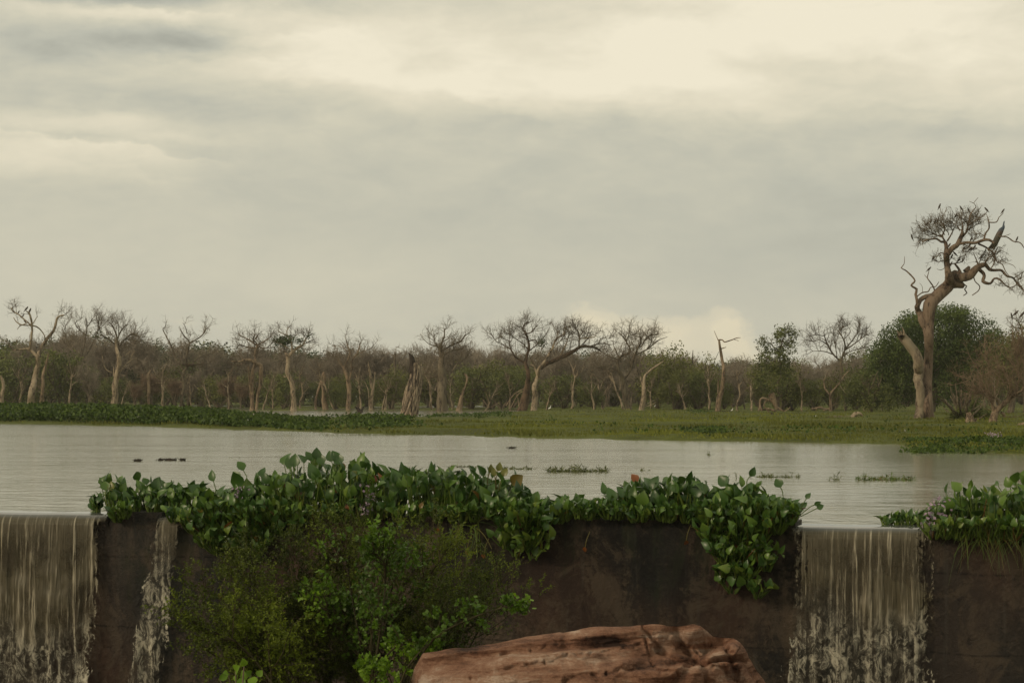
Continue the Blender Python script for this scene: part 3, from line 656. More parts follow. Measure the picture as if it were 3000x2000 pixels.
def dead_tree(name, label, cat, reg, limbs, base_py, m='bark_pale', twig='twig', levels=(), group=None, d=None, trunk_n=1, crown=None, splitmat=None, depthvar=.5, zbase=None, rough=.24, twr=.62):
    x0, y0, sc = REG[reg]; seen = []; d = d or dist(base_py)
    geos = {}; pool = []
    first = None
    for li, lb in enumerate(limbs):
        key = 'trunk' if li < trunk_n else 'branches'
        if splitmat and li in splitmat: key = splitmat[li][0]
        pts = [(x0 + p[0] / sc, y0 + p[1] / sc) for p in lb]; rad = []
        rl = 4.0 / sc * 1.0
        for p in lb:
            if len(p) > 2: rl = p[2] / sc
            rad.append(rl)
        if not seen: off = 0.0
        else:
            A = np.array([s_[:2] for s_ in seen]); k = np.argmin(np.hypot(A[:, 0] - pts[0][0], A[:, 1] - pts[0][1])); off = seen[k][2]
        plen = sum(math.hypot(b[0] - a[0], b[1] - a[1]) for a, b in zip(pts, pts[1:])) / F * d
        if splitmat and name == 'dead_tree' and splitmat.get(li, ('',))[0] == 'broken_limb': off = -.42
        slope = 0 if li < trunk_n or (splitmat and splitmat.get(li, ('',))[0] == 'broken_limb') else rng.uniform(-depthvar, depthvar) * plen
        n = len(pts); W = []
        for i, (a, b) in enumerate(pts):
            o_ = off + slope * i / (n - 1) + (0 if i == 0 else rng.normal() * .03 * plen); seen.append((a, b, o_)); W.append(at(a, b, d + o_))
        r = np.array(rad) * d / F
        if li < trunk_n and 'log' not in name and 'drift' not in name and 'branch' not in name and W[0][2] > -.05:
            W = [np.array([W[0][0], W[0][1], -.12])] + W; r = np.concatenate([[r[0] * 1.15], r])
        P, rr = smooth_line(W, r, max(.10 * d / 100, r.max() * .6))
        if li < trunk_n and rough > .2 and name not in ('driftwood', 'fallen_log'): P = P + (fbm(P * [.9, .9, .9], 3, 80 + li)[:, None] - .5) * rr[:, None] * np.array([1.8, 1, .3])
        if li >= trunk_n: P = P + (fbm(P * 2.5, 3, li)[:, None] - .5) * rr[:, None] * np.array([1.2, 1, 1.2])
        if first is None: first = P[0].copy()
        if li == 0: rr = rr * (1 + .45 * np.exp(-np.arange(len(rr)) / max(2., len(rr) * .06)))
        sides = 14 if rr.max() * F / d > 12 else (8 if rr.max() * F / d > 4 else 5)
        G = geos.setdefault(key, Geo()); limb_mesh(G, P, rr, sides, li, rough)
        if li >= trunk_n or n > 5: pool.append(resample(P[len(P) // 3:] if li < trunk_n else P))
    base = first.copy(); base[2] = zbase if zbase is not None else min(first[2], .1)
    root = empty(name, base, label, cat, group)
    for key, G in geos.items():
        mm = m
        if splitmat:
            for v_ in splitmat.values():
                if v_[0] == key: mm = v_[1]
        G.build(key, M[mm], root, base)
    if levels and pool:
        par = np.array(pool); wl = np.array([np.linalg.norm(np.diff(p, axis=0), axis=1).sum() for p in par]); wts = wl / wl.sum()
        tg = Geo()
        for (n, L0, L1, r0, kw) in levels:
            par = grow(par, n, L0, L1, wts=wts, **kw); wts = None
            tg.tubes(par, lin(len(par), par.shape[1], r0 * twr, r0 * .35 * twr), 4 if r0 > .02 else 3)
        tg.build('twigs', M[twig], root, base)
    if crown:
        cg = Geo()
        for (cx, cy, rx, ry, n, ls, mt) in crown:
            c = at(x0 + cx / sc, y0 + cy / sc, d); k_ = d / F / sc
            leaf_cloud(cg, c, (rx * k_, rx * k_, ry * k_), n, ls)
        cg.build('foliage', M[crown[0][6]], root, base)
    return root
def leaf_cloud(g, c, r, n, size, droop=0.0, shell=.45, gaps=.5, fs=1.6, aspect=.6):
    c = np.asarray(c, float); r = np.asarray(r, float); N = int(n * 2.2)
    D_ = rnd(N); rad = (shell + (1 - shell) * rng.random(N)) ** .6
    rad *= .80 + .45 * fbm(D_ * 2.3 + c, 3, 7)
    P = c + D_ * rad[:, None] * r
    keep = fbm(P * fs / max(r.max(), .5) * 1.8 + 5, 3, 12) > gaps * .92
    P = P[keep][:n]; N = len(P)
    if N == 0: return
    # clumps: each seed carries a few leaves close together
    seed = P[:max(1, N // 5)]; P = seed[rng.integers(0, len(seed), N)] + rng.normal(size=(N, 3)) * size * 1.1
    d = nrm(rnd(N) + np.array([0, 0, -droop])); s = size * (.6 + .8 * rng.random(N))
    t = np.clip(.5 + (fbm(P * 1.3, 2, 3) - .5) * 1.5 + rng.normal(size=N) * .16, 0, 1)
    g.diamonds(P, d, rnd(N), s, s * aspect, t)

# ------------------------------------------------------------------ background thicket: prototypes, then copies
def proto_twiggy(seed, h=6.0, w_=3.2, mt='twig_brown', dome=True):
    base = np.zeros(3); root = empty('leafless_tree', base, '-', 'tree'); tg = Geo(); tk = Geo()
    n0 = int(rng.integers(2, 4)); par = []
    for i in range(n0):
        a = rng.random() * 6.28; lean = rng.uniform(.05, .3)
        P = [np.zeros(3) + rng.normal(size=3) * [.15, .15, 0]]
        for k_ in range(7): P.append(P[-1] + np.array([math.cos(a) * lean, math.sin(a) * lean, 1]) * h * .085 + rng.normal(size=3) * .09)
        par.append(P)
    par = np.array(par); tk.tubes(par, lin(n0, 8, .13, .07), 7)
    l1 = grow(par, 16, h * .35, h * .6, .75, .35, .2, .35, 8); tk.tubes(l1, lin(16, 8, .06, .025), 5)
    l2 = grow(l1, 110, h * .14, h * .32, .9, .12, .25, .2, 6); tg.tubes(l2, lin(110, 6, .03, .012), 3)
    l3 = grow(l2, 650, .5, 1.1, 1.0, .05, .28, .1, 5); tg.tubes(l3, lin(650, 5, .017, .008), 3)
    l4 = grow(l3, 2200, .25, .65, 1.0, .05, .3, .1, 4); tg.tubes(l4, lin(2200, 4, .011, .006), 3)
    l5 = grow(l1, 350, .4, 1.0, 1.0, -.3, .3, .0, 5); tg.tubes(l5, lin(350, 5, .014, .007), 3)
    tk.build('trunk', M['bark_grey'], root); tg.build('twigs', M[mt], root); return root
def proto_leafy(h, w_, mt, n, size, droop, lobes=7, base_z=.1, kind='bush', under=.5):
    root = empty(kind, (0, 0, 0), '-', 'tree'); g = Geo(); tk = Geo()
    P = [];
    for i in range(4):
        a = rng.random() * 6.28; q_ = [np.array([math.cos(a), math.sin(a), 0]) * .12]
        for k_ in range(5): q_.append(q_[-1] + np.array([math.cos(a) * rng.uniform(.1, .9) * w_ * .12, math.sin(a) * w_ * .1, h * .13]))
        P.append(q_)
    P = np.array(P); tk.tubes(P, lin(4, 6, .12, .05), 6)
    tk.tubes(grow(P, 40, h * .2, h * .5, .9, .2, .2, .2, 6), lin(40, 6, .03, .012), 4)
    for i in range(lobes):
        a = rng.random() * 6.28; rr = rng.random() ** .5 * w_ * .30; zc = h * rng.uniform(.30, .74) if i else h * .62
        rz = min(h * rng.uniform(.20, .32), h - zc, ); rx = w_ * rng.uniform(.22, .34)
        leaf_cloud(g, (math.cos(a) * rr, math.sin(a) * rr, zc), (rx, rx, rz), n // lobes, size, droop, .35, under)
    tk.build('trunk', M['bark_grey'], root); g.build('crown', M[mt], root); return root
PR = {
 'twiggy': [proto_twiggy(i) for i in range(4)],
 'russet': [proto_twiggy(9, mt='twig_red')],
 'ever': [proto_leafy(6, 6.0, 'leaf_ever', 5200, .22, .0, 9, kind='evergreen_tree') for i in range(3)],
 'green': [proto_leafy(4.5, 4.5, 'leaf_green', 4200, .17, .6, 8, kind='leafy_bush') for i in range(3)],
 'olive': [proto_leafy(4.0, 4.0, 'leaf_olive', 3600, .15, .4, 8, kind='leafy_bush') for i in range(2)],
}
PH = {'twiggy': 6.6, 'russet': 6.6, 'ever': 6.0, 'green': 4.4, 'olive': 3.9}
used = set()
ZONE = [(430, 'behind the dead trees at the far left'), (880, 'behind the many-trunked dead tree'), (1300, 'behind the leaning hollow stump'), (1700, 'behind the two crossing dead trunks'), (2150, 'around the thin broken snag'), (2520, 'left of the huge dead tree'), (9999, 'behind the huge dead tree')]
DESC = {'twiggy': 'brown leafless twiggy tree in the thicket', 'russet': 'russet brown leafless tangle in the thicket', 'ever': 'dark evergreen at the back of the wood', 'green': 'mid green leafy bush in the thicket', 'olive': 'yellow-green leafy bush in the thicket'}
NM = {'twiggy': 'leafless tree', 'russet': 'leafless tree', 'ever': 'evergreen tree', 'green': 'bush', 'olive': 'bush'}
def put(kind, px, ytop, d, wide=1.0, z=0.0, label=None):
    ps = PR[kind]; i = int(rng.integers(len(ps))); p = ps[i]
    o = p if (kind, i) not in used else copy_tree(p); used.add((kind, i))
    if o is not p: o.rotation_euler.z = rng.random() * 6.28
    top = H + (HOR - ytop) / F * d; s = (top - z) / PH[kind]
    o.location = ((px - 1500) / F * d, d, z); o.scale = (s * wide, s * wide, s)
    zone = next(t for lim, t in ZONE if px < lim)
    o['label'] = label or (DESC[kind] + ' ' + zone); o['category'] = NM[kind]
    o['group'] = {'twiggy': 'brown leafless trees', 'russet': 'russet tangles', 'ever': 'dark evergreens', 'green': 'green bushes', 'olive': 'yellow-green bushes'}[kind] + ' ' + zone
    return o
SKYL = [(-200, 985), (300, 975), (400, 990), (600, 1003), (850, 1012), (900, 1005), (1200, 1012), (1300, 1008), (1500, 1018), (1700, 1022), (1800, 1020), (1950, 1012), (2060, 1052), (2150, 1040), (2250, 1050), (2350, 1052), (2450, 1042), (2540, 1020), (2700, 980), (3200, 965)]
for px in np.arange(-120, 3150, 62):                      # back row
    kind = 'ever' if px < 1000 or px > 2550 or rng.random() < .3 else 'twiggy'
    y = interp(px, SKYL) + rng.uniform(-8, 16)
    if kind == 'twiggy': y -= 6
    put(kind, px + rng.uniform(-12, 12), y, 262 + rng.uniform(-12, 12), rng.uniform(.95, 1.3), .4)
for px in np.arange(-110, 3150, 52):                      # middle row
    y = interp(px, SKYL) + rng.uniform(0, 34)
    kind = rng.choice(['twiggy', 'twiggy', 'green', 'olive'])
    if px < 120: kind = 'green'
    put(kind, px + rng.uniform(-14, 14), y, 228 + rng.uniform(-10, 10), rng.uniform(.9, 1.15), .3)
for px in np.arange(-80, 3150, 72):                      # front row of low growth
    y = 1095 + rng.uniform(-35, 30)
    if 1230 < px < 2000: y -= 12
    kind = rng.choice(['twiggy', 'green', 'olive', 'green', 'olive'])
    put(kind, px + rng.uniform(-20, 20), y, 196 + rng.uniform(-10, 10), rng.uniform(1.1, 1.5), .15)
SP = [('green', 30, 1030, 185, 1.1), ('green', 180, 1010, 186, .9), ('green', 235, 1060, 186, 1.0), ('twiggy', 262, 935, 215, .95), ('twiggy', 340, 945, 216, .95), ('twiggy', 215, 945, 222, .9), ('twiggy', 262, 1045, 184, .8),
      ('russet', 440, 1078, 178, 1.35), ('russet', 510, 1095, 178, 1.3), ('russet', 395, 1110, 177, 1.2), ('ever', 440, 1003, 215, 1.2), ('ever', 545, 1000, 214, 1.1), ('green', 590, 1040, 205, 1.1), ('russet', 670, 1090, 180, 1.2), ('russet', 705, 1110, 179, 1.2),
      ('twiggy', 740, 985, 212, 1), ('twiggy', 850, 1035, 190, 1.2), ('green', 830, 1080, 185, 1.1), ('twiggy', 1000, 1000, 208, 1.1), ('olive', 1145, 1082, 172, 1.0), ('green', 985, 1115, 172, 1.0), ('twiggy', 1090, 1010, 205, 1.1), ('twiggy', 1220, 1008, 205, 1.1),
      ('twiggy', 1320, 980, 190, 1.05), ('green', 1380, 1060, 178, 1.1), ('olive', 1440, 1045, 178, 1.1), ('green', 1470, 1070, 176, 1.2), ('twiggy', 1480, 985, 198, 1.1), ('twiggy', 1620, 995, 196, 1.0), ('green', 1650, 1085, 172, 1.2), ('twiggy', 1700, 1005, 196, 1.1), ('twiggy', 1770, 1010, 190, 1.1), ('twiggy', 1660, 1020, 190, 1.1),
      ('twiggy', 1850, 1000, 190, 1.1), ('green', 1740, 1115, 170, 1.1), ('twiggy', 1840, 1080, 176, 1.2), ('olive', 1930, 1030, 170, .9), ('olive', 1990, 1008, 171, .95), ('olive', 2040, 1040, 168, .9), ('olive', 1975, 1080, 165, 1.0), ('green', 2050, 1075, 165, 1.0),
      ('twiggy', 2150, 1035, 190, 1.0), ('twiggy', 2180, 1080, 165, 1.0), ('green', 2120, 1110, 165, 1.0), ('olive', 2230, 1060, 152, .8), ('olive', 2290, 1055, 150, .95), ('green', 2320, 1090, 150, 1.0), ('green', 2385, 1100, 150, 1.0), ('twiggy', 2380, 1050, 170, 1.1), ('twiggy', 2450, 1050, 170, 1.1), ('olive', 2440, 1100, 150, .9), ('twiggy', 2440, 1070, 158, 1.1), ('green', 2510, 1060, 150, 1.0)]
for px in np.arange(-40, 2560, 92):                      # bare crowns breaking the skyline
    SP.append(('twiggy', px + rng.uniform(-25, 25), interp(px, SKYL) - rng.uniform(-4, 22), 206 + rng.uniform(-6, 6), rng.uniform(.9, 1.2)))
for k_, px, y, d, wd in SP: put(k_, px, y, d, wd, .1)

# slender pale snags scattered through the front of the thicket
def proto_snag():
    root = empty('dead_snag', (0, 0, 0), '-', 'dead tree'); tk = Geo(); tg = Geo()
    P = [np.zeros(3) - [0, 0, .1]]; lean = rng.normal() * .16
    for k_ in range(7): P.append(P[-1] + np.array([lean + rng.normal() * .10, rng.normal() * .06, .5]))
    P = np.array(P); Pm, rm = smooth_line(P, np.linspace(.11, .025, 8), .15); limb_mesh(tk, Pm, rm, 8, int(rng.integers(99)), .3)
    a = grow(P[None], 7, .7, 1.9, .85, .35, .3, .35, 7); tk.tubes(a, lin(7, 7, .05, .015), 5)
    b = grow(a, 30, .4, .9, .9, .2, .35, .1, 6); tg.tubes(b, lin(30, 6, .018, .008), 3); c_ = grow(b, 90, .2, .5, .9, .1, .3, .1, 5); tg.tubes(c_, lin(90, 5, .010, .006), 3)
    tk.build('trunk', M['bark_pale'], root); tg.build('twigs', M['twig'], root); return root
SN = [proto_snag() for _ in range(5)]
for i_, (px, yt, d) in enumerate([(60, 1080, 178), (140, 1110, 180), (205, 1075, 176), (350, 1110, 172), (480, 1070, 174), (560, 1100, 172), (618, 1110, 168), (668, 1085, 170), (770, 1090, 172), (800, 1120, 168), (880, 1085, 172), (985, 1070, 172), (1055, 1090, 168), (1120, 1100, 166), (1268, 1070, 170), (1325, 1110, 166), (1420, 1120, 160), (1495, 1100, 162), (1600, 1110, 158), (1672, 1060, 168), (1740, 1080, 162), (1830, 1075, 164), (1905, 1110, 158), (2010, 1120, 154), (2080, 1080, 150), (2160, 1085, 150), (2200, 1110, 146), (2350, 1110, 146), (2475, 1090, 146), (2530, 1120, 140), (2920, 1100, 112)]):
    o = SN[i_] if i_ < 5 else copy_tree(SN[i_ % 5]); s_ = (H + (HOR - yt) / F * d) / 3.6
    o.location = ((px - 1500) / F * d, d, 0); o.scale = (s_, s_, s_); o.rotation_euler.z = rng.random() * 6.28
    o['label'] = 'slender pale dead snag in the undergrowth ' + next(t for lim, t in ZONE if px < lim); o['group'] = 'slender snags ' + next(t for lim, t in ZONE if px < lim)

# the wood beyond: a low rise covered with trees, one mass
g = Geo(); N = 26000; xx = rng.uniform(-110, 110, N); dd_ = rng.uniform(300, 345, N); hz = 7.2 * fbm(np.stack([xx * .07, dd_ * .03, 0 * xx], -1), 4, 8) * 1.35 * rng.random(N)
P = np.stack([xx, dd_, .3 + hz], -1); g.diamonds(P, rnd(N), rnd(N), rng.uniform(.5, 1.0, N), rng.uniform(.4, .8, N))
tag(g.build('far_wood', M['leaf_ever']), 'far-off dark wood behind the lake-side trees', 'woodland', kind='stuff')

# ------------------------------------------------------------------ the named dead trees
tw1 = dict(spread=.75, up=.25, wob=.28, tmin=.25); tw2 = dict(spread=.9, up=.12, wob=.3, tmin=.15, K=5)
def L3(a, b, c, sa=1.2, sb=.8, sc=.45, r=(.035, .02, .012)): return ((a, sa * .5, sa, r[0], tw1), (b, sb * .5, sb, r[1], tw2), (c, sc * .5, sc, r[2], tw2))
dead_tree('dead_tree', 'forked pale dead tree with birds in its crown, far left', 'dead tree', 'A', [
 [(288, 1040, 27), (300, 930, 30), (325, 800, 27), (350, 680, 24), (350, 600, 20), (390, 520, 17), (440, 440, 15), (490, 380, 12), (512, 320, 11), (518, 265, 10), (540, 240, 9), (584, 230, 7)],
 [(350, 610, 15), (300, 570, 14), (250, 538, 10), (180, 542, 8), (120, 545, 6), (88, 505, 3)],
 [(270, 550, 12), (288, 440, 11), (296, 350, 10), (284, 262, 10), (268, 210, 9), (242, 192, 5)],
 [(290, 330, 8), (230, 272, 7), (178, 228, 6), (118, 190, 7), (110, 160, 6)], [(290, 322, 6), (200, 315, 6), (150, 285, 5), (125, 250, 3)],
 [(292, 322, 7), (350, 345, 6), (390, 385, 5), (420, 440, 3)], [(250, 300, 5), (180, 330, 4), (160, 360, 3)], [(300, 310, 5), (330, 260, 4), (345, 240, 3)], [(480, 400, 5), (470, 440, 4), (480, 470, 3)]],
 1181, 'bark_pale', 'twig_dark', L3(26, 120, 300, 1.6, 1.0, .6), d=168)
dead_tree('dead_tree', 'slim pale trunk with a black split tip, right of the far-left forked tree', 'dead tree', 'A', [[(378, 1005, 16), (392, 880, 16), (400, 780, 14), (425, 690, 12), (440, 620, 7), (445, 568, 2)]], 1172, 'bark_tan', d=170)
dead_tree('dead_tree', 'short bent dead trunk cut by the left edge', 'dead tree', 'A', [[(22, 1005, 20), (28, 900, 17), (20, 830, 15), (5, 790, 8)], [(18, 830, 5), (10, 780, 3)]], 1172, 'bark_pale', d=170)
dead_tree('dead_tree', 'pale tapering dead trunk with a black scar under a wide dark twiggy crown', 'dead tree', 'A', [
 [(1042, 1050, 27), (1060, 920, 29), (1080, 800, 27), (1100, 700, 22), (1088, 600, 18), (1072, 520, 12), (1065, 455, 5)],
 [(1105, 745, 8), (1160, 680, 7), (1210, 640, 6), (1265, 620, 4)], [(1195, 655, 5), (1212, 600, 5), (1240, 560, 3)], [(1105, 620, 5), (1160, 590, 4), (1200, 560, 3)], [(1048, 790, 9), (1045, 700, 4)], [(1095, 765, 5), (1120, 782, 4), (1160, 785, 3)],
 [(1030, 760, 5), (970, 720, 4), (945, 640, 4), (940, 590, 3)]], 1183, 'bark_pale', 'twig', L3(14, 40, 80, 1.5, .8, .5), d=165)
dead_tree('dead_tree', 'wide flat-topped leafless tree rising behind the scarred pale trunk', 'dead tree', 'A', [
 [(1060, 1000, 14), (1070, 760, 14), (1085, 560, 12), (1075, 450, 9), (1040, 340, 6), (1000, 290, 4)], [(1080, 540, 8), (1150, 450, 7), (1220, 400, 6), (1290, 430, 4)], [(1080, 520, 8), (1000, 450, 6), (930, 400, 5), (905, 300, 3), (915, 260, 2)], [(1080, 450, 7), (1120, 360, 6), (1180, 310, 4)], [(1150, 450, 6), (1230, 460, 5), (1330, 480, 3)], [(1090, 420, 5), (1090, 330, 4), (1070, 280, 3)]],
 1180, 'bark_grey', 'twig_dark', L3(60, 380, 900, 2.2, 1.3, .7), d=200, zbase=.2)
dead_tree('dead_tree', 'leafless tree with thin wavy top branches between the two left dead trees', 'dead tree', 'A', [
 [(800, 1000, 8), (800, 850, 8), (790, 700, 8), (760, 600, 6), (780, 480, 5), (800, 330, 4), (790, 260, 3)], [(790, 640, 5), (700, 560, 4), (620, 500, 4), (600, 340, 4), (650, 260, 2)], [(795, 420, 4), (700, 330, 4), (700, 290, 3), (750, 260, 2)], [(800, 340, 4), (840, 280, 3), (865, 240, 2)], [(790, 600, 5), (870, 450, 4), (900, 350, 4), (915, 255, 2)], [(870, 400, 4), (950, 320, 3), (1000, 265, 2)]],
 1180, 'bark_grey', 'twig', L3(50, 260, 600, 2.0, 1.2, .7), d=190, zbase=.2)
dead_tree('dead_tree', 'stubby dead trunk standing before the russet tangle', 'dead tree', 'A', [[(1365, 1045, 11), (1365, 900, 16), (1360, 800, 14), (1382, 735, 5)], [(1395, 870, 4), (1440, 850, 4), (1500, 870, 4), (1560, 950, 3)]], 1183, 'bark_tan', d=166)
dead_tree('dead_tree', 'dead tree with a dark nest on its broken top and antler-like branches', 'dead tree', 'A', [
 [(1668, 1035, 12), (1690, 900, 15), (1680, 780, 17), (1700, 735, 13), (1732, 690, 8)], [(1680, 780, 12), (1640, 740, 7)], [(1640, 800, 6), (1580, 835, 5)],
 [(1690, 740, 8), (1620, 620, 7), (1570, 500, 7), (1520, 410, 6), (1495, 360, 5), (1512, 340, 2)], [(1712, 720, 8), (1715, 600, 7), (1742, 480, 7), (1700, 430, 6), (1668, 378, 4), (1648, 330, 2)], [(1740, 490, 7), (1800, 455, 6), (1850, 420, 6), (1892, 365, 4), (1878, 328, 2)], [(1740, 700, 5), (1830, 620, 4), (1900, 590, 4), (1965, 592, 2)], [(1720, 400, 4), (1705, 340, 3), (1680, 300, 2)], [(1730, 700, 4), (1850, 675, 3), (1970, 680, 2)], [(1850, 420, 4), (1900, 350, 3), (1930, 370, 2)], [(1690, 920, 4), (1750, 760, 3), (1830, 700, 2)]],
 1181, 'bark_grey', 'twig', L3(46, 190, 420, 1.5, .9, .55), d=168)
dead_tree('dead_tree', 'many-trunked dead tree with a bent pale arm and a flat twiggy crown', 'dead tree', 'B', [
 [(120, 1048, 17), (122, 900, 19), (132, 760, 17), (148, 650, 13), (150, 560, 10), (165, 500, 8), (130, 450, 6), (150, 400, 4)],
 [(158, 1075, 14), (172, 950, 16), (195, 830, 19), (203, 720, 19), (180, 665, 14)], [(203, 700, 16), (130, 652, 14), (60, 640, 12), (0, 655, 9), (-70, 650, 6)], [(60, 655, 6), (0, 690, 5), (-30, 682, 3)], [(105, 1000, 8), (100, 850, 9), (85, 700, 8)], [(30, 640, 6), (38, 615, 4)],
 [(165, 510, 7), (100, 460, 6), (40, 430, 5), (-10, 400, 3)], [(168, 510, 7), (230, 470, 6), (295, 430, 3)], [(150, 450, 6), (180, 400, 4)], [(160, 530, 6), (80, 520, 5), (0, 500, 3), (-60, 490, 2)], [(170, 520, 6), (250, 530, 4), (330, 520, 3)]],
 1182, 'bark_tan', 'twig_dark', L3(60, 330, 800, 1.7, 1.0, .6), d=165, trunk_n=2)
dead_tree('dead_tree', 'tall bleached trunk with an umbrella of dark foliage and a red tuft', 'dead tree', 'B', [
 [(495, 1080, 23), (490, 960, 24), (480, 860, 24), (455, 760, 20), (450, 660, 20), (438, 600, 18), (425, 575, 10)], [(448, 620, 14), (490, 570, 14), (540, 525, 13), (590, 500, 9), (612, 450, 7), (650, 412, 5), (682, 400, 3)],
 [(490, 560, 9), (482, 480, 8), (452, 430, 7), (440, 370, 5), (470, 330, 2)], [(450, 420, 5), (380, 386, 4), (358, 370, 3)], [(480, 450, 5), (545, 400, 3)], [(430, 796, 8), (402, 790, 5)], [(590, 500, 5), (650, 470, 3)], [(470, 540, 6), (400, 500, 5), (340, 480, 3)], [(560, 510, 4), (600, 420, 3), (590, 410, 2)]],
 1193, 'bark_pale', 'twig_dark', L3(40, 220, 500, 1.3, .8, .5), d=160, crown=[(390, 470, 75, 22, 500, .16, 'leaf_ever'), (460, 450, 70, 20, 260, .15, 'leaf_ever'), (560, 470, 50, 18, 160, .14, 'leaf_ever'), (650, 420, 30, 12, 70, .12, 'leaf_ever')])
dead_tree('dead_stump', 'two leaning broken trunks joined at the top like an A', 'tree stump', 'B', [[(705, 1032, 9), (735, 900, 13), (762, 790, 12), (772, 758, 4)], [(790, 1068, 26), (785, 920, 24), (775, 800, 24), (782, 748, 12)]], 1188, 'bark_tan', d=172, trunk_n=2)
dead_tree('dead_tree', 'Y-shaped pale dead tree left of the hollow stump', 'dead tree', 'B', [
 [(1000, 1085, 18), (1015, 900, 23), (1000, 800, 18), (965, 710, 14), (920, 655, 7), (900, 640, 3)], [(970, 700, 12), (1000, 640, 10), (1020, 575, 8), (998, 510, 6), (992, 480, 5), (975, 430, 2)], [(1030, 700, 7), (1050, 630, 8), (1082, 590, 8), (1106, 530, 7), (1105, 490, 3)], [(1015, 830, 7), (1040, 700, 6)], [(1000, 560, 5), (940, 520, 3), (860, 510, 2)], [(1080, 590, 4), (1150, 560, 3), (1230, 530, 2)]],
 1193, 'bark_tan', 'twig', L3(36, 180, 420, 1.6, .9, .6), d=160)
dead_tree('dead_tree', 'pair of thin pale trunks grown together, just left of the hollow stump', 'dead tree', 'B', [[(1222, 1038, 16), (1235, 900, 14), (1250, 750, 4)], [(1225, 900, 13), (1208, 780, 12), (1195, 700, 8), (1190, 655, 2)], [(1195, 1070, 5), (1195, 950, 5), (1165, 860, 4), (1140, 818, 3)], [(1135, 840, 3), (1100, 920, 2)]], 1181, 'bark_pale', 'twig', L3(8, 20, 20), d=170)
dead_tree('dead_tree', 'grey thick-trunked leafless tree with pale elbow branches, right of the hollow stump', 'dead tree', 'B', [
 [(1868, 1095, 48), (1870, 950, 42), (1875, 800, 40), (1870, 680, 30), (1860, 570, 17), (1855, 500, 11), (1885, 420, 7), (1888, 352, 3)],
 [(1840, 772, 12), (1780, 796, 12), (1725, 790, 9), (1690, 760, 4)], [(1725, 790, 5), (1715, 738, 3)], [(1810, 920, 14), (1828, 850, 10), (1848, 700, 7)], [(1945, 765, 8), (1990, 700, 10), (2022, 650, 10), (2072, 630, 8), (2112, 590, 5)], [(1995, 700, 6), (1935, 680, 4)],
 [(1860, 560, 7), (1800, 480, 6), (1790, 420, 3)], [(1865, 560, 8), (1960, 500, 7), (2040, 470, 6), (2080, 410, 5), (2112, 404, 3)], [(1860, 520, 6), (1760, 500, 4), (1700, 450, 2)], [(1870, 600, 6), (1950, 560, 5), (2060, 540, 3)], [(1880, 470, 5), (1940, 430, 3), (1990, 410, 2)]],
 1199, 'bark_grey', 'twig', L3(70, 400, 950, 1.7, 1.0, .6), d=158)
dead_tree('dead_stump', 'leaning forked stub with a swollen elbow, right of the grey thick trunk', 'tree stump', 'B', [[(2025, 1085, 22), (2045, 960, 14), (2082, 870, 7), (2092, 800, 13), (2070, 768, 7)]], 1195, 'bark_tan', d=160)
dead_tree('dead_stump', 'short pale post-like stump under the yellow-green bush', 'tree stump', 'B', [[(1342, 1042, 12), (1352, 945, 11)]], 1182, 'bark_pale', d=168)
dead_tree('dead_tree', 'single pale curved branch rising out of the thicket left of the hollow stump', 'dead tree', 'B', [[(1420, 900, 8), (1432, 730, 8), (1430, 640, 8), (1442, 560, 5)]], 1180, 'bark_grey', d=180)
dead_tree('dead_tree', 'dark leaning trunk crossing behind the pale one, with a crooked top', 'dead tree', 'C', [
 [(405, 1100, 40), (440, 980, 34), (462, 850, 23), (467, 760, 20), (445, 670, 19), (455, 600, 14), (470, 540, 12), (460, 460, 10), (440, 392, 8), (412, 350, 5), (440, 300, 5), (480, 290, 3)],
 [(440, 670, 13), (380, 640, 9), (335, 600, 7), (300, 540, 5), (230, 500, 3)], [(450, 400, 7), (500, 380, 6), (547, 313, 3)], [(440, 380, 4), (375, 345, 2)], [(462, 470, 6), (520, 455, 5), (565, 500, 3)], [(335, 600, 5), (290, 500, 4), (295, 405, 2)], [(465, 540, 6), (400, 480, 5), (340, 440, 4), (290, 405, 2)], [(470, 560, 6), (540, 500, 5), (610, 430, 2)], [(300, 470, 4), (230, 440, 3), (180, 400, 2)], [(240, 500, 4), (170, 470, 3), (120, 390, 2)]],
 1201, 'bark_dark', 'twig_dark', L3(80, 460, 1100, 1.7, 1.0, .6), d=158, crown=[(590, 490, 40, 30, 160, .14, 'leaf_ever')])
dead_tree('dead_tree', 'pale trunk with cracked bark and a long thick branch reaching right', 'dead tree', 'C', [
 [(508, 1096, 24), (525, 980, 27), (520, 900, 24), (545, 800, 17), (570, 720, 15), (612, 650, 11), (650, 590, 10), (690, 530, 9), (722, 450, 7), (790, 400, 6), (795, 345, 5), (850, 343, 5), (862, 372, 3)],
 [(545, 770, 9), (520, 700, 8), (482, 680, 4)], [(580, 720, 13), (620, 680, 18), (700, 645, 20), (780, 610, 18), (870, 565, 16), (950, 520, 13), (1050, 520, 10), (1130, 560, 6)],
 [(925, 530, 9), (930, 480, 8), (930, 400, 7), (890, 340, 3)], [(930, 430, 5), (980, 368, 3)], [(935, 445, 6), (1000, 440, 6), (1070, 430, 5), (1082, 412, 3)], [(1040, 510, 6), (1130, 490, 5), (1225, 500, 3)], [(1115, 485, 4), (1130, 442, 4), (1205, 442, 2)], [(722, 440, 5), (742, 375, 3)], [(760, 600, 7), (800, 520, 6), (830, 430, 5), (840, 380, 3)], [(880, 560, 6), (980, 480, 5), (1040, 400, 3)], [(720, 500, 5), (780, 450, 4), (860, 440, 3)]],
 1200, 'bark_pale', 'twig_dark', L3(90, 520, 1300, 1.7, 1.0, .6), d=156, splitmat={2: ('thick_branch', 'bark_dark')})
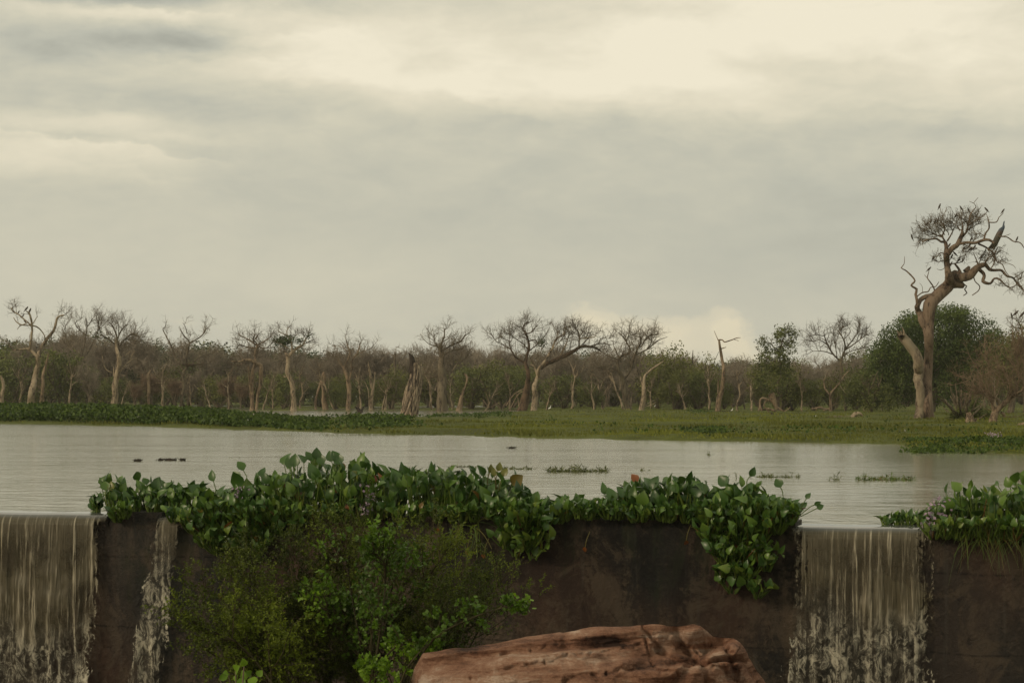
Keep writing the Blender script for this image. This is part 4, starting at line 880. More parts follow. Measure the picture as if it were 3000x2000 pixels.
dead_tree('dead_tree', 'grey dead tree with pointed upswept top branches, middle of the wood', 'dead tree', 'C', [
 [(1385, 1090, 28), (1350, 950, 26), (1332, 820, 22), (1290, 720, 15), (1300, 620, 11), (1400, 560, 8), (1340, 440, 6), (1293, 388, 3)], [(1330, 830, 12), (1400, 740, 9), (1440, 600, 9), (1500, 470, 7), (1480, 405, 3)],
 [(1440, 600, 8), (1560, 540, 6), (1640, 470, 5), (1742, 428, 2)], [(1500, 520, 6), (1560, 430, 5), (1645, 403, 2)], [(1320, 660, 7), (1260, 540, 5), (1240, 470, 3)], [(1360, 500, 5), (1380, 430, 4), (1440, 400, 2)], [(1300, 640, 6), (1200, 600, 5), (1130, 560, 3)], [(1560, 540, 5), (1600, 460, 3), (1590, 430, 2)], [(1280, 740, 6), (1180, 700, 5), (1080, 720, 3)]],
 1198, 'bark_grey', 'twig', L3(90, 520, 1300, 1.8, 1.0, .6), d=162)
dead_tree('dead_tree', 'small silver-grey many-armed dead tree low in the thicket', 'dead tree', 'C', [[(1150, 1090, 12), (1135, 1000, 12), (1115, 920, 10), (1095, 870, 6), (1060, 850, 3)], [(1135, 990, 7), (1190, 900, 5), (1250, 815, 3)], [(1120, 930, 6), (1160, 820, 5), (1240, 790, 3)], [(1160, 960, 4), (1230, 870, 2)], [(1110, 900, 5), (1100, 800, 4), (1040, 760, 3)], [(1160, 820, 4), (1130, 800, 3), (1080, 800, 2)]], 1180, 'bark_pale', 'twig', L3(20, 80, 120, 1.0, .7, .4), d=172)
dead_tree('dead_tree', 'pale trunk with one bare arm angled up to the right, before the leafy tree', 'dead tree', 'C', [[(1500, 1096, 22), (1515, 960, 22), (1515, 860, 20), (1540, 780, 12), (1590, 730, 10), (1650, 690, 9), (1706, 650, 5)], [(1508, 860, 12), (1495, 790, 6)], [(1515, 1070, 5), (1580, 1030, 4), (1670, 990, 2)], [(1520, 1075, 4), (1600, 1050, 4), (1640, 1020, 2)], [(1490, 860, 5), (1440, 830, 4), (1400, 800, 3)]], 1200, 'bark_pale', d=156)
dead_tree('dead_tree', 'thin broken snag with one crooked arm, standing clear against the sky', 'dead tree', 'D', [
 [(338, 1205, 24), (370, 1060, 26), (400, 940, 22), (402, 820, 18), (390, 700, 16), (370, 590, 14), (355, 490, 10)], [(352, 492, 8), (390, 488, 7), (410, 510, 6), (470, 495, 6), (530, 470, 5), (572, 468, 2)], [(500, 482, 3), (552, 498, 2)], [(348, 492, 5), (326, 440, 3), (310, 398, 2)], [(372, 580, 7), (428, 560, 3)], [(350, 1050, 10), (352, 930, 7), (350, 850, 3)]],
 1208, 'bark_tan', d=140)
dead_tree('leafy_tree', 'airy leafy tree with a loose tall crown right of the broken snag', 'tree', 'D', [
 [(940, 1010, 14), (925, 930, 12), (962, 850, 10), (970, 760, 9), (950, 640, 8), (980, 520, 6), (1010, 420, 3)], [(950, 640, 6), (880, 540, 5), (800, 500, 3)], [(975, 560, 5), (1050, 520, 4), (1080, 440, 2)], [(950, 700, 6), (850, 680, 5), (760, 620, 3)], [(870, 1040, 26), (925, 1160, 12)]],
 1200, 'bark_grey', 'twig', L3(30, 120, 200, 1.2, .7, .4), d=142, crown=[(1010, 470, 95, 115, 620, .15, 'leaf_green'), (1060, 400, 50, 50, 150, .14, 'leaf_green'), (930, 420, 50, 30, 90, .14, 'leaf_green'), (1070, 560, 50, 60, 180, .14, 'leaf_green'), (800, 550, 70, 90, 320, .14, 'leaf_green'), (900, 700, 190, 130, 1700, .15, 'leaf_green'), (900, 880, 220, 150, 1800, .15, 'leaf_green')])
dead_tree('dead_tree', 'leafless fan-crowned tree left of the round green tree', 'dead tree', 'D', [
 [(1600, 1000, 12), (1580, 850, 12), (1560, 700, 11), (1600, 570, 9), (1580, 470, 6), (1540, 400, 4), (1600, 350, 2)], [(1560, 700, 10), (1500, 650, 9), (1430, 540, 8), (1392, 440, 5), (1396, 380, 2)], [(1430, 540, 6), (1350, 490, 4), (1290, 510, 2)], [(1600, 580, 8), (1680, 480, 6), (1740, 400, 4), (1745, 355, 2)], [(1600, 590, 7), (1700, 520, 5), (1820, 430, 3)], [(1480, 630, 6), (1390, 600, 5), (1270, 600, 2)], [(1390, 450, 4), (1310, 440, 3), (1240, 465, 2)], [(1590, 480, 4), (1650, 410, 3), (1620, 345, 2)], [(1570, 640, 6), (1660, 600, 4), (1780, 560, 2)], [(1520, 660, 5), (1500, 520, 4), (1480, 430, 2)]],
 1190, 'bark_grey', 'twig_dark', L3(80, 460, 1100, 1.5, .9, .55), d=150)
dead_tree('dead_tree', 'small pale Y-shaped dead tree with a long right arm', 'dead tree', 'D', [[(1455, 1190, 14), (1455, 1100, 14), (1455, 1020, 12), (1500, 960, 9), (1550, 900, 8), (1592, 838, 6), (1640, 790, 3)], [(1452, 1040, 11), (1400, 960, 8), (1393, 890, 6), (1416, 838, 3)], [(1455, 1150, 6), (1500, 1120, 4), (1500, 1080, 2)], [(1460, 1140, 5), (1530, 1110, 2)]], 1204, 'bark_tan', 'twig', L3(12, 30, 30), d=146)
# the leaning hollow stump
def stump():
    x0, y0, sc = REG['B']; d = dist(1222); k_ = d / F / sc
    cl = [(1558, 1172, 82), (1572, 1080, 80), (1590, 980, 80), (1606, 900, 78), (1622, 820, 66), (1630, 760, 56), (1634, 700, 46)]
    W_ = [at(x0 + a / sc, y0 + b / sc, d) for a, b, r in cl]; rr = np.array([c[2] for c in cl]) * k_
    P, r = smooth_line(W_, rr, .05); n = 120; th = np.linspace(0, 2 * np.pi, n, endpoint=False)
    A, B = len(P), n; tt = np.linspace(0, 1, A)[:, None]
    ang = th[None] - 1.0 * tt          # furrows spiral a little
    X_ = np.stack([np.cos(ang) * 3.2, np.sin(ang) * 3.2, np.broadcast_to(tt * 2.2, ang.shape)], -1)
    fur = np.abs(fbm(X_ * [2, 2, .8], 4, 3) - .5) * 2; gash = np.abs(fbm(X_ * [.6, .6, .35], 2, 44) - .5) * 2
    k2 = .88 + .20 * np.clip(fur * 1.8, 0, 1) - .16 * np.clip(1 - gash * 9, 0, 1)
    rag = (fbm(np.stack([np.cos(th) * 2.5, np.sin(th) * 2.5, 0 * th], -1), 3, 2) - .35) * 1.4
    Rr_ = r[:, None] * k2
    V = np.zeros((A, B, 3)); V[..., 0] = P[:, 0, None] + np.cos(th) * Rr_; V[..., 1] = P[:, 1, None] + np.sin(th) * Rr_ * .8; V[..., 2] = P[:, 2, None]
    V[..., 2] += (tt ** 6) * np.clip(rag, -.2, 1) * .45
    g = Geo(); idx = np.arange(A * B).reshape(A, B); nx = np.roll(idx, -1, 1)
    g.add(V, np.stack([idx[:-1], nx[:-1], nx[1:], idx[1:]], -1)); 
    base = np.array([P[0, 0], P[0, 1], 0.])
    root = empty('hollow_stump', base, 'tall leaning hollow stump with furrowed bark and a black spike on top', 'tree stump')
    g.build('trunk', M['stump'], root, base)
    g2 = Geo()
    for lb, in [([(1596, 760, 42), (1597, 680, 30), (1584, 615, 20), (1560, 574, 3)],)]:
        W2 = [at(x0 + a / sc, y0 + b / sc, d) for a, b, r in lb]; P2, r2 = smooth_line(W2, np.array([q_[2] for q_ in lb]) * k_, .04); limb_mesh(g2, P2, r2, 12, 5, .3)
    g2.build('black_spike', M['bark_black'], root, base)
    g3 = Geo()
    for lb in ([(1668, 780, 22), (1675, 720, 12), (1677, 672, 2)], [(1640, 740, 18), (1645, 670, 9), (1644, 625, 1)], [(1612, 740, 14), (1620, 690, 8), (1622, 655, 1)]):
        W2 = [at(x0 + a / sc, y0 + b / sc, d) for a, b, r in lb]; P2, r2 = smooth_line(W2, np.array([q_[2] for q_ in lb]) * k_, .04); limb_mesh(g3, P2, r2, 8, 6, .3)
    g3.build('splinters', M['stump'], root, base)
def f_stump(n, p):
    o = obj_co(n)
    s = n.noise(n.vmap(o, (1, 1, .16), (0, 0, 0), (0, R(-14), 0)), 9, 6, .7, .5)
    n.put(p.inputs['Base Color'], n.ramp(s, [(.41, (.022, .017, .012)), (.46, (.11, .085, .058)), (.51, (.23, .18, .125)), (.60, (.36, .295, .205))]))
    p.inputs['Roughness'].default_value = .9; bump(n, p, s, 1.0, .08)
M['stump'] = mat('furrowed_bark', f_stump)
stump()

# ------------------------------------------------------------------ the huge dead tree on the right
def EF(x, y): return ((2500 + x / 3.92 - 2500) * 4.48, (880 + y / 3.92 - 550) * 4.48)
def fx(x, y, r): a, b = EF(x, y); return (a, b, r * 4.48 / 3.92)
BT = [
 [fx(850, 1385, 62), fx(845, 1200, 58), fx(850, 1000, 55), fx(858, 800, 52), fx(865, 600, 50), fx(865, 400, 55), fx(855, 270, 68), (1000, 1540, 88), (1085, 1440, 78), (1180, 1350, 80), (1262, 1262, 74), (1250, 1150, 50), (1238, 1060, 40), (1225, 950, 42), (1225, 870, 38), (1222, 780, 26), (1210, 715, 24)],
 [fx(752, 1390, 52), fx(755, 1200, 53), fx(755, 1000, 56), fx(755, 850, 60), fx(748, 700, 60), fx(690, 580, 56), fx(620, 475, 52), fx(572, 410, 48), fx(553, 384, 44)],
 [fx(585, 400, 16), fx(578, 350, 9), fx(556, 300, 2)], [fx(540, 400, 18), fx(515, 362, 10), fx(492, 345, 2)], [fx(560, 395, 14), fx(545, 362, 8), fx(538, 345, 2)],
 [(1235, 880, 34), (1300, 790, 36), (1370, 740, 34), (1408, 660, 28), (1432, 580, 18), (1410, 548, 10)],
 [(1210, 720, 20), (1150, 712, 14), (1100, 672, 13), (1000, 680, 10), (900, 712, 7)], [(1212, 720, 14), (1172, 632, 12), (1200, 540, 8), (1180, 450, 6), (1180, 400, 5), (1150, 310, 4), (1130, 238, 4)],
 [(1232, 700, 12), (1280, 622, 9), (1310, 560, 8), (1352, 480, 5)], [(1172, 650, 10), (1090, 620, 8), (1000, 580, 6), (880, 522, 4), (800, 560, 3)],
 [(1430, 640, 18), (1488, 572, 13), (1502, 500, 10), (1540, 345, 8), (1612, 245, 6), (1580, 202, 4), (1638, 130, 3)], [(1580, 205, 4), (1522, 180, 3)], [(1502, 500, 8), (1600, 432, 7), (1700, 372, 6), (1762, 308, 4)],
 [(1390, 735, 22), (1500, 722, 20), (1600, 727, 20), (1700, 692, 20), (1785, 685, 17), (1850, 725, 14)], [(1715, 690, 14), (1735, 600, 12), (1782, 530, 11), (1775, 430, 9), (1745, 340, 3)], [(1780, 452, 9), (1880, 450, 8), (1910, 390, 6), (1962, 340, 5), (1966, 312, 3)],
 [(1640, 735, 14), (1750, 790, 12), (1850, 880, 12), (1842, 1000, 10), (1800, 1060, 8)], [(1900, 640, 8), (2020, 650, 8), (2100, 702, 8), (2190, 722, 8), (2242, 792, 5), (2300, 860, 4)], [(1900, 640, 5), (2000, 630, 5), (2060, 605, 3)],
 [(1250, 1230, 60), (1330, 1140, 56), (1420, 1165, 62), (1520, 1155, 58), (1590, 1085, 48), (1650, 1032, 38), (1725, 1008, 30)],
 [(1240, 1240, 70), (1330, 1260, 66), (1400, 1270, 52), (1450, 1290, 28)], [(1470, 1110, 42), (1520, 1040, 20)], [(1330, 1000, 12), (1380, 1060, 16), (1410, 1110, 20)],
 [(1720, 1005, 26), (1790, 1070, 22), (1870, 1082, 19), (1950, 1090, 17), (2010, 1160, 15), (2090, 1180, 12), (2150, 1250, 12), (2232, 1345, 8), (2300, 1400, 5)],
 [(1655, 1060, 24), (1720, 1150, 22), (1705, 1225, 24), (1800, 1252, 18), (1850, 1190, 14), (1920, 1202, 12), (2000, 1280, 8), (2060, 1310, 8), (2150, 1270, 5)],
 [(1725, 1000, 10), (1762, 930, 9), (1850, 880, 8)], [(1640, 1010, 14), (1618, 950, 8), (1575, 850, 4)], [(1640, 980, 8), (1600, 965, 5)],
 [(1390, 1245, 14), (1488, 1290, 9), (1460, 1330, 9), (1490, 1380, 9), (1440, 1415, 5)], [(1580, 1180, 8), (1600, 1230, 7), (1660, 1290, 7), (1642, 1350, 7), (1560, 1410, 6)],
 [(1080, 1400, 34), (960, 1430, 30), (880, 1475, 28), (835, 1560, 34), (850, 1620, 40), fx(800, 240, 44), fx(850, 330, 34)],
 [(835, 1520, 20), (820, 1400, 18), (828, 1332, 16), (760, 1280, 14), (806, 1222, 12), (750, 1140, 10), (680, 1082, 8), (630, 1050, 7), (666, 1000, 5), (673, 902, 3)],
 [(838, 1425, 8), (900, 1378, 8), (985, 1360, 8), (1010, 1310, 6), (1080, 1296, 6), (1122, 1233, 4)], [(1078, 1385, 11), (1050, 1300, 9), (1000, 1230, 8), (970, 1180, 7), (985, 1120, 5), (996, 1070, 4)], [(970, 1182, 5), (933, 1143, 3)], [(910, 1372, 4), (902, 1290, 3), (868, 1250, 2)],
 [(1200, 870, 8), (1140, 853, 7), (1093, 905, 4)], [(1190, 955, 6), (1100, 970, 5), (1048, 945, 3)], [(1260, 1000, 8), (1340, 992, 7), (1430, 970, 6), (1462, 925, 3)], [(1200, 1050, 5), (1150, 1080, 4), (1095, 1065, 2)],
 [(1850, 890, 10), (1890, 980, 8), (1950, 1000, 7), (2000, 1100, 6), (2050, 1160, 4)], [(1900, 960, 6), (2000, 985, 5), (2100, 1020, 4), (2130, 1060, 2)], [(1860, 860, 8), (1900, 780, 6), (1960, 800, 3)], [(1750, 790, 7), (1790, 860, 5), (1760, 900, 3)], [(1430, 740, 7), (1540, 780, 6), (1620, 790, 4)],
 [(1400, 560, 10), (1360, 500, 7), (1300, 460, 5), (1250, 420, 3)], [(1440, 560, 8), (1430, 470, 6), (1400, 400, 4)], [(1880, 1190, 7), (1960, 1240, 6), (2010, 1290, 4)], [(2100, 1190, 7), (2180, 1140, 5), (2240, 1100, 3)], [(1200, 620, 7), (1140, 540, 5), (1060, 500, 3)], [(1100, 640, 6), (1010, 640, 5), (930, 600, 3)], [(1580, 560, 4), (1620, 620, 4), (1600, 680, 3)], [(1720, 640, 5), (1650, 590, 4), (1620, 560, 2)]]
BTD = dist(1229)
M['bark_limb'] = bark_mat('bare_limb_bark', (.27, .225, .155), (.20, .16, .11), (.09, .07, .05), 2.0)
M['bark_big'] = bark_mat('old_dark_bark', (.20, .15, .105), (.14, .10, .070), (.05, .038, .028), 2.6)
big = dead_tree('dead_tree', 'huge gnarled dead tree full of perched birds, tallest in the photo', 'dead tree', 'E', BT, 1229, 'bark_big', 'twig', (),
 d=BTD, trunk_n=1, splitmat={1: ('broken_limb', 'bark_limb'), 2: ('broken_limb', 'bark_limb'), 3: ('broken_limb', 'bark_limb'), 4: ('broken_limb', 'bark_limb')}, depthvar=.30, rough=.19)
# its twiggy crown: fine twigs fanning from anchor points
def fan(anchors, n1, L1, n2, n3, up=.2):
    tg = Geo()
    A = np.array([at(2500 + a[0] / 4.48, 550 + a[1] / 4.48, BTD + rng.uniform(-.5, .5)) for a in anchors]); n = len(A)
    B_ = np.array([at(2500 + a[2] / 4.48, 550 + a[3] / 4.48, BTD + rng.uniform(-.8, .8)) for a in anchors])
    k = np.linspace(0, 1, 8)[None, :, None]; par = A[:, None] * (1 - k) + B_[:, None] * k + rng.normal(size=(n, 8, 3)) * .025
    tg.tubes(par, lin(n, 8, .022, .012), 4)
    a = grow(par, n1, .3, L1, .8, up, .32, .1, 7); tg.tubes(a, lin(n1, 7, .012, .006), 3)
    b = grow(a, n2, .2, .45, .9, up, .34, .1, 5); tg.tubes(b, lin(n2, 5, .008, .004), 3)
    c = grow(b, n3, .1, .28, .95, up, .3, .1, 4); tg.tubes(c, lin(n3, 4, .005, .003), 3)
    return tg
an = [(1170, 630, 1000, 520), (1170, 630, 900, 600), (1100, 672, 800, 660), (1000, 680, 820, 720), (1200, 540, 1050, 450), (1200, 540, 1150, 420), (1310, 560, 1250, 420), (1352, 480, 1350, 360), (1432, 560, 1420, 380), (1500, 500, 1560, 340), (1500, 500, 1450, 360), (1600, 432, 1620, 350), (1550, 450, 1680, 420), (1500, 560, 1640, 480), (1410, 550, 1300, 500), (1000, 580, 850, 520), (1090, 620, 960, 500), (1250, 620, 1180, 470), (1480, 560, 1580, 520), (1700, 640, 1600, 600), (1560, 730, 1600, 640)]
tg = fan(an, 200, .80, 760, 1100, .18); tg.build('crown_twigs', M['twig'], big, np.array(big.location))
an = [(1750, 790, 1700, 880), (1850, 880, 1700, 860), (1850, 880, 1820, 960), (1850, 880, 1960, 820), (1900, 980, 2000, 920), (2150, 1250, 2230, 1100), (2100, 1190, 2200, 1280), (1950, 1240, 1900, 1290), (2010, 1290, 2100, 1320), (1640, 1000, 1700, 900), (1340, 990, 1400, 900), (1430, 970, 1480, 850), (1500, 780, 1420, 850), (1620, 790, 1500, 830), (1100, 970, 1040, 920), (1140, 870, 1130, 930), (2200, 1280, 2240, 1360), (1800, 930, 1720, 960)]
tg = fan(an, 130, .6, 380, 480, .05); tg.build('crown_twigs', M['twig'], big, np.array(big.location))

# round dense green tree behind it, and the bushes beside it
def leafy(name, label, d, lobes, m, size, z=.1, droop=.7, cat='tree', trunk=None, gaps=.46, group=None):
    base = at(lobes[0][0], 1200, d); base[2] = z; g = Geo(); k_ = d / F
    for (cx, cy, rx, ry, n) in lobes: leaf_cloud(g, at(cx, cy, d + rng.uniform(-1, 1)), (rx * k_, rx * k_ * .9, ry * k_), n, size, droop, .30, gaps)
    r = empty(name, base, label, cat, group); g.build('crown', M[m], r, base)
    tk = Geo(); top = at(lobes[0][0], lobes[0][1], d); P = np.array([[base, base * .7 + top * .3 + [.2, 0, 0], base * .4 + top * .6, top]]); tk.tubes(P, lin(1, 4, .22, .08), 8)
    P8 = resample(P[0])[None]; tk.tubes(grow(P8, 26, 1.0, 2.2, .9, .3, .2, .3, 7), lin(26, 7, .06, .02), 5); tk.build('trunk', M['bark_grey'], r, base); return r
leafy('round_tree', 'big round dense dark green tree behind the huge dead tree', 128, [
 (2730, 1010, 120, 110, 13500), (2760, 965, 100, 72, 7800), (2650, 1000, 75, 70, 5700), (2590, 1060, 55, 75, 4800), (2850, 1000, 80, 85, 6300), (2640, 1110, 90, 80, 7800), (2760, 1110, 100, 80, 7800), (2860, 1090, 70, 80, 5400), (2570, 1130, 60, 60, 3900), (2680, 945, 50, 32, 1950), (2800, 920, 45, 28, 1350), (2910, 1020, 55, 60, 3300)], 'leaf_dense', .12, .1, .8, gaps=.40)
leafy('leafy_bush', 'dull green bush behind the russet thicket at the right edge', 122, [(2960, 1060, 70, 80, 3400), (3000, 1010, 60, 60, 2000), (2920, 1090, 50, 60, 1500), (3060, 1050, 60, 90, 2000)], 'leaf_green', .13)
leafy('leafy_bush', 'drooping green bush at the left foot of the round green tree', 126, [(2545, 1140, 50, 60, 2400), (2580, 1165, 55, 40, 1800), (2500, 1150, 40, 45, 1400)], 'leaf_green', .13)
leafy('leafy_bush', 'low leafy bush around the hollow stump at the right', 84, [(2815, 1215, 34, 24, 1600), (2850, 1205, 26, 20, 900), (2885, 1215, 34, 20, 1000), (2851, 1175, 12, 14, 260), (2800, 1235, 30, 12, 600)], 'leaf_green', .08, cat='bush')
dead_tree('gnarled_tree', 'gnarled twisted tree with a russet twiggy crown at the right edge', 'tree', 'F', [
 [(1578, 1475, 50), (1608, 1350, 42), (1640, 1275, 38), (1700, 1212, 30), (1765, 1158, 26), (1840, 1090, 18), (1920, 1040, 12), (1990, 960, 7)], [(1625, 1280, 26), (1588, 1160, 16), (1560, 1130, 6)], [(1760, 1160, 14), (1800, 1060, 9), (1780, 900, 7), (1700, 760, 4)], [(1830, 1090, 12), (1960, 1090, 8), (2060, 1040, 5)], [(1780, 1000, 8), (1700, 900, 6), (1600, 800, 4), (1540, 690, 3), (1530, 590, 2)], [(1690, 1215, 10), (1620, 1110, 7), (1480, 1060, 5), (1380, 1080, 3)], [(1600, 820, 5), (1480, 850, 4), (1310, 900, 2)], [(1840, 1090, 10), (1900, 900, 7), (1880, 700, 5), (1900, 500, 3)], [(1900, 900, 6), (2000, 700, 5), (2040, 500, 3)], [(1700, 1280, 16), (1730, 1300, 20), (1740, 1340, 10)]],
 1252, 'bark_tan', 'twig_red', L3(130, 700, 2000, 1.6, .8, .45, (.022, .012, .008)), d=78)
dead_tree('hollow_stump', 'low stump with a dark hole beside the gnarled tree', 'tree stump', 'F', [[(1350, 1475, 58), (1352, 1400, 48), (1345, 1330, 38), (1325, 1285, 22)], [(1290, 1470, 22), (1320, 1400, 14)], [(1430, 1460, 24), (1400, 1380, 16), (1420, 1355, 5)], [(1370, 1350, 10), (1385, 1290, 6)]], 1252, 'bark_tan', d=78, rough=.35)
dead_tree('dead_tree', 'birds\' perch, bare branch tips rising over the bush at the right edge', 'dead tree', 'F', [[(1960, 620, 8), (1940, 400, 7), (1900, 250, 6), (1830, 200, 5), (1760, 195, 2)], [(1900, 230, 5), (1862, 190, 3)], [(1920, 240, 5), (1950, 190, 3)], [(1940, 330, 5), (1850, 300, 3), (1800, 260, 2)], [(1900, 240, 4), (1990, 260, 3)]], 1200, 'bark_grey', 'twig', L3(20, 70, 140, .8, .5, .3, (.018, .012, .008)), d=115, zbase=.1)

# ------------------------------------------------------------------ driftwood and logs on the meadow
def log(name, label, reg, limbs, py, m, cat='driftwood', rough=.25): return dead_tree(name, label, cat, reg, limbs, py, m, rough=rough, d=dist(py))
log('driftwood', 'pile of bleached roots and dead limbs below the airy leafy tree', 'D', [[(870, 1020, 24), (900, 1090, 26), (925, 1170, 12)], [(900, 1100, 14), (820, 1070, 14), (770, 1070, 10), (755, 1160, 10), (740, 1190, 5)], [(770, 1180, 10), (850, 1170, 12), (920, 1190, 10)], [(760, 1120, 8), (780, 1190, 6)], [(850, 1200, 8), (800, 1130, 6), (830, 1080, 5)], [(930, 1150, 10), (1000, 1190, 6), (1060, 1150, 4)]], 1212, 'bark_tan')
log('fallen_log', 'black charred log lying in the grass below the bleached roots', 'D', [[(860, 1215, 16), (920, 1235, 20), (1000, 1238, 14), (1065, 1222, 8)], [(1000, 1235, 8), (1050, 1240, 4)]], 1219, 'bark_black', 'log')
log('fallen_log', 'long thin dark log at the foot of the broken snag', 'D', [[(180, 1200, 7), (300, 1196, 9), (450, 1192, 8), (560, 1200, 5)]], 1208, 'bark_black', 'log')
log('fallen_log', 'grey low log with a pale stub end, left of the huge dead tree', 'D', [[(1390, 1262, 7), (1450, 1250, 9), (1550, 1245, 9), (1660, 1248, 8)], [(1520, 1262, 8), (1530, 1235, 5)]], 1225, 'bark_grey', 'log')
log('driftwood', 'pale tufty root stump beside the grey low log', 'D', [[(1670, 1255, 18), (1700, 1220, 20), (1750, 1215, 14), (1770, 1240, 6)], [(1720, 1220, 10), (1740, 1250, 6)]], 1226, 'bark_pale')
log('driftwood', 'russet roots sprawling under the small Y-shaped dead tree', 'D', [[(1265, 1170, 8), (1340, 1160, 9), (1420, 1170, 8), (1470, 1150, 6)], [(1310, 1190, 8), (1330, 1150, 6), (1380, 1150, 4)], [(1380, 1185, 7), (1450, 1165, 5)]], 1206, 'bark_tan')
log('driftwood', 'small silvery broken root in the shade below the round green tree', 'F', [[(310, 1290, 9), (330, 1240, 12), (325, 1180, 12)], [(330, 1260, 8), (365, 1255, 4)]], 1205, 'bark_pale')
log('driftwood', 'low mound of tan dead wood near the left dead trees', 'A', [[(440, 1015, 14), (480, 975, 18), (520, 970, 16), (550, 1015, 10)], [(500, 970, 8), (530, 1000, 12)]], 1175, 'bark_tan')
log('driftwood', 'black snag poking from the weeds left of the hollow stump', 'B', [[(1115, 1130, 22), (1100, 1095, 14), (1065, 1070, 4)], [(1120, 1120, 12), (1140, 1075, 8), (1155, 1062, 2)]], 1215, 'bark_black')
log('fallen_branch', 'brown fallen branches heaped under the yellow-green bush', 'B', [[(1370, 1050, 5), (1420, 990, 4), (1480, 965, 3)], [(1400, 1000, 4), (1450, 1050, 4), (1500, 1040, 3)], [(1390, 960, 3), (1430, 1020, 4), (1480, 1060, 3)], [(1440, 960, 4), (1400, 1010, 3), (1370, 1060, 3)]], 1190, 'bark_tan', 'branches')
log('fallen_branch', 'fan of brown fallen branches at the foot of the dark leaning trunk', 'C', [[(260, 1060, 4), (330, 960, 5), (430, 900, 5)], [(300, 1080, 4), (370, 960, 5), (430, 920, 4)], [(380, 1100, 7), (375, 1020, 6), (350, 940, 3)], [(40, 1000, 3), (110, 1070, 4), (200, 1030, 3)], [(100, 1080, 4), (90, 980, 4), (60, 920, 2)]], 1200, 'bark_tan', 'branches')
log('fallen_branch', 'pale fallen branches showing in the gap left of the airy tree', 'D', [[(560, 970, 5), (620, 910, 4), (670, 860, 2)], [(570, 965, 4), (650, 930, 3), (690, 920, 2)], [(540, 940, 4), (530, 880, 3)], [(660, 1190, 4), (680, 1100, 6), (690, 1080, 3)]], 1200, 'bark_pale', 'branches')
log('fallen_log', 'reddish log lying at the right edge of the meadow', 'F', [[(1800, 1480, 14), (1900, 1430, 16), (2000, 1410, 18), (2100, 1400, 14)]], 1250, 'bark_tan', 'log')

# ------------------------------------------------------------------ birds
def tube_body(pts, rad, m, name, parent, sides=8):
    g = Geo(); P, r = smooth_line(pts, rad, .02); g.tubes(P[None], r[None], sides); return g.build(name, m, parent)
def make_bird(label, group):
    r = empty('small_bird', (0, 0, 0), label, 'bird', group)
    tube_body([(-.17, 0, -.10), (-.10, 0, -.03), (-.03, 0, .05), (.04, 0, .12), (.075, 0, .17), (.10, 0, .195), (.14, 0, .19)], [.012, .022, .05, .052, .034, .032, .004], M['bird'], 'body', r)
    g = Geo(); g.tubes(np.array([[(-.0, .02, .03), (.0, .02, -.02)], [(0, -.02, .03), (0, -.02, -.02)]]), lin(2, 2, .006, .006), 4); g.build('legs', M['beak'], r); return r
bl = 'small dark bird perched in the crown of the huge dead tree'; bg_ = 'birds in the huge dead tree'
bird = None
def put_bird(px, py, d, label, group, s=1.0):
    global bird
    if bird is None: bird = make_bird(label, group); o = bird
    else: o = copy_tree(bird)
    p = at(px, py, d); o.location = p; o.rotation_euler = (0, rng.uniform(-.35, .1), rng.uniform(-.6, .6) + (math.pi if rng.random() < .4 else 0)); o.scale = (s, s, s)
    o['label'] = label; o['group'] = group
special = {0: 'small bird on the tip of the lone left twig of the huge dead tree', 3: 'small bird on the branch tip pointing right above the twiggy crown', 4: 'small bird at the end of the hooked upper right branch', 5: 'small bird on the forked twig left of the trunk of the huge dead tree', 6: 'small bird on the far right branch behind the peacock'}
for i, (x, y) in enumerate([(1135, 262), (1415, 288), (1510, 315), (1748, 305), (1962, 325), (990, 1085), (2150, 692), (1110, 445), (1080, 455), (1020, 460), (1345, 385), (1550, 692), (1255, 778), (1530, 768), (1445, 822), (1335, 882), (1385, 965), (1050, 942), (1295, 920), (1285, 1022), (1680, 918), (1535, 822), (1585, 802), (765, 668), (960, 495)]):
    put_bird(2500 + x / 4.48, 550 + y / 4.48, BTD - .1, special.get(i, bl), bg_, .8)
for i, (x, y) in enumerate([(240, 185), (275, 202), (172, 212), (213, 244), (232, 299)]):
    put_bird(x / 3.136, 850 + y / 3.136, 167.8, ['dark bird on the topmost left branch of the far-left forked tree', 'dark bird just right of the topmost bird in the far-left forked tree'][i] if i < 2 else 'small dark bird lower in the crown of the far-left forked tree', 'birds in the far-left forked tree', 1.5 if i < 2 else 1.0)
for i, (x, y) in enumerate([(1815, 190), (1862, 165), (1935, 185)]):
    put_bird(2500 + x / 3.92, 880 + y / 3.92, 114.9, ['leftmost of three birds on the bare perch at the right edge', 'middle of three birds on the bare perch at the right edge', 'rightmost and stoutest of three birds on the bare perch at the right edge'][i], 'birds on the right-edge perch', 1.0 + .2 * i)
def egret(px, py, d, h, label):
    p = at(px, py, d); r = empty('white_egret', p, label, 'egret', 'white egrets')
    k = h
    tube_body([np.array(q_) * k for q_ in [(-.32, 0, .30), (-.18, 0, .42), (.02, 0, .52), (.12, 0, .62), (.10, 0, .78), (.16, 0, .90), (.22, 0, .93)]], [k * q_ for q_ in (.02, .09, .13, .07, .04, .05, .035)], M['egret'], 'body', r)
    tube_body([np.array(q_) * k for q_ in [(.22, 0, .93), (.30, 0, .92), (.38, 0, .90)]], [k * .03, k * .02, k * .004], M['beak'], 'beak', r)
    g = Geo(); g.tubes(np.array([[(.0, .03, .45), (.0, .03, 0)], [(.03, -.03, .45), (.03, -.03, 0)]]) * k, lin(2, 2, .015 * k, .012 * k), 4); g.build('legs', M['beak'], r)
egret(1611, 1203, 150, .42, 'white egret standing upright right of the cracked pale trunk')
egret(1919, 1194, 165, .30, 'white egret in the grass below the leafy tree right of the angled arm')
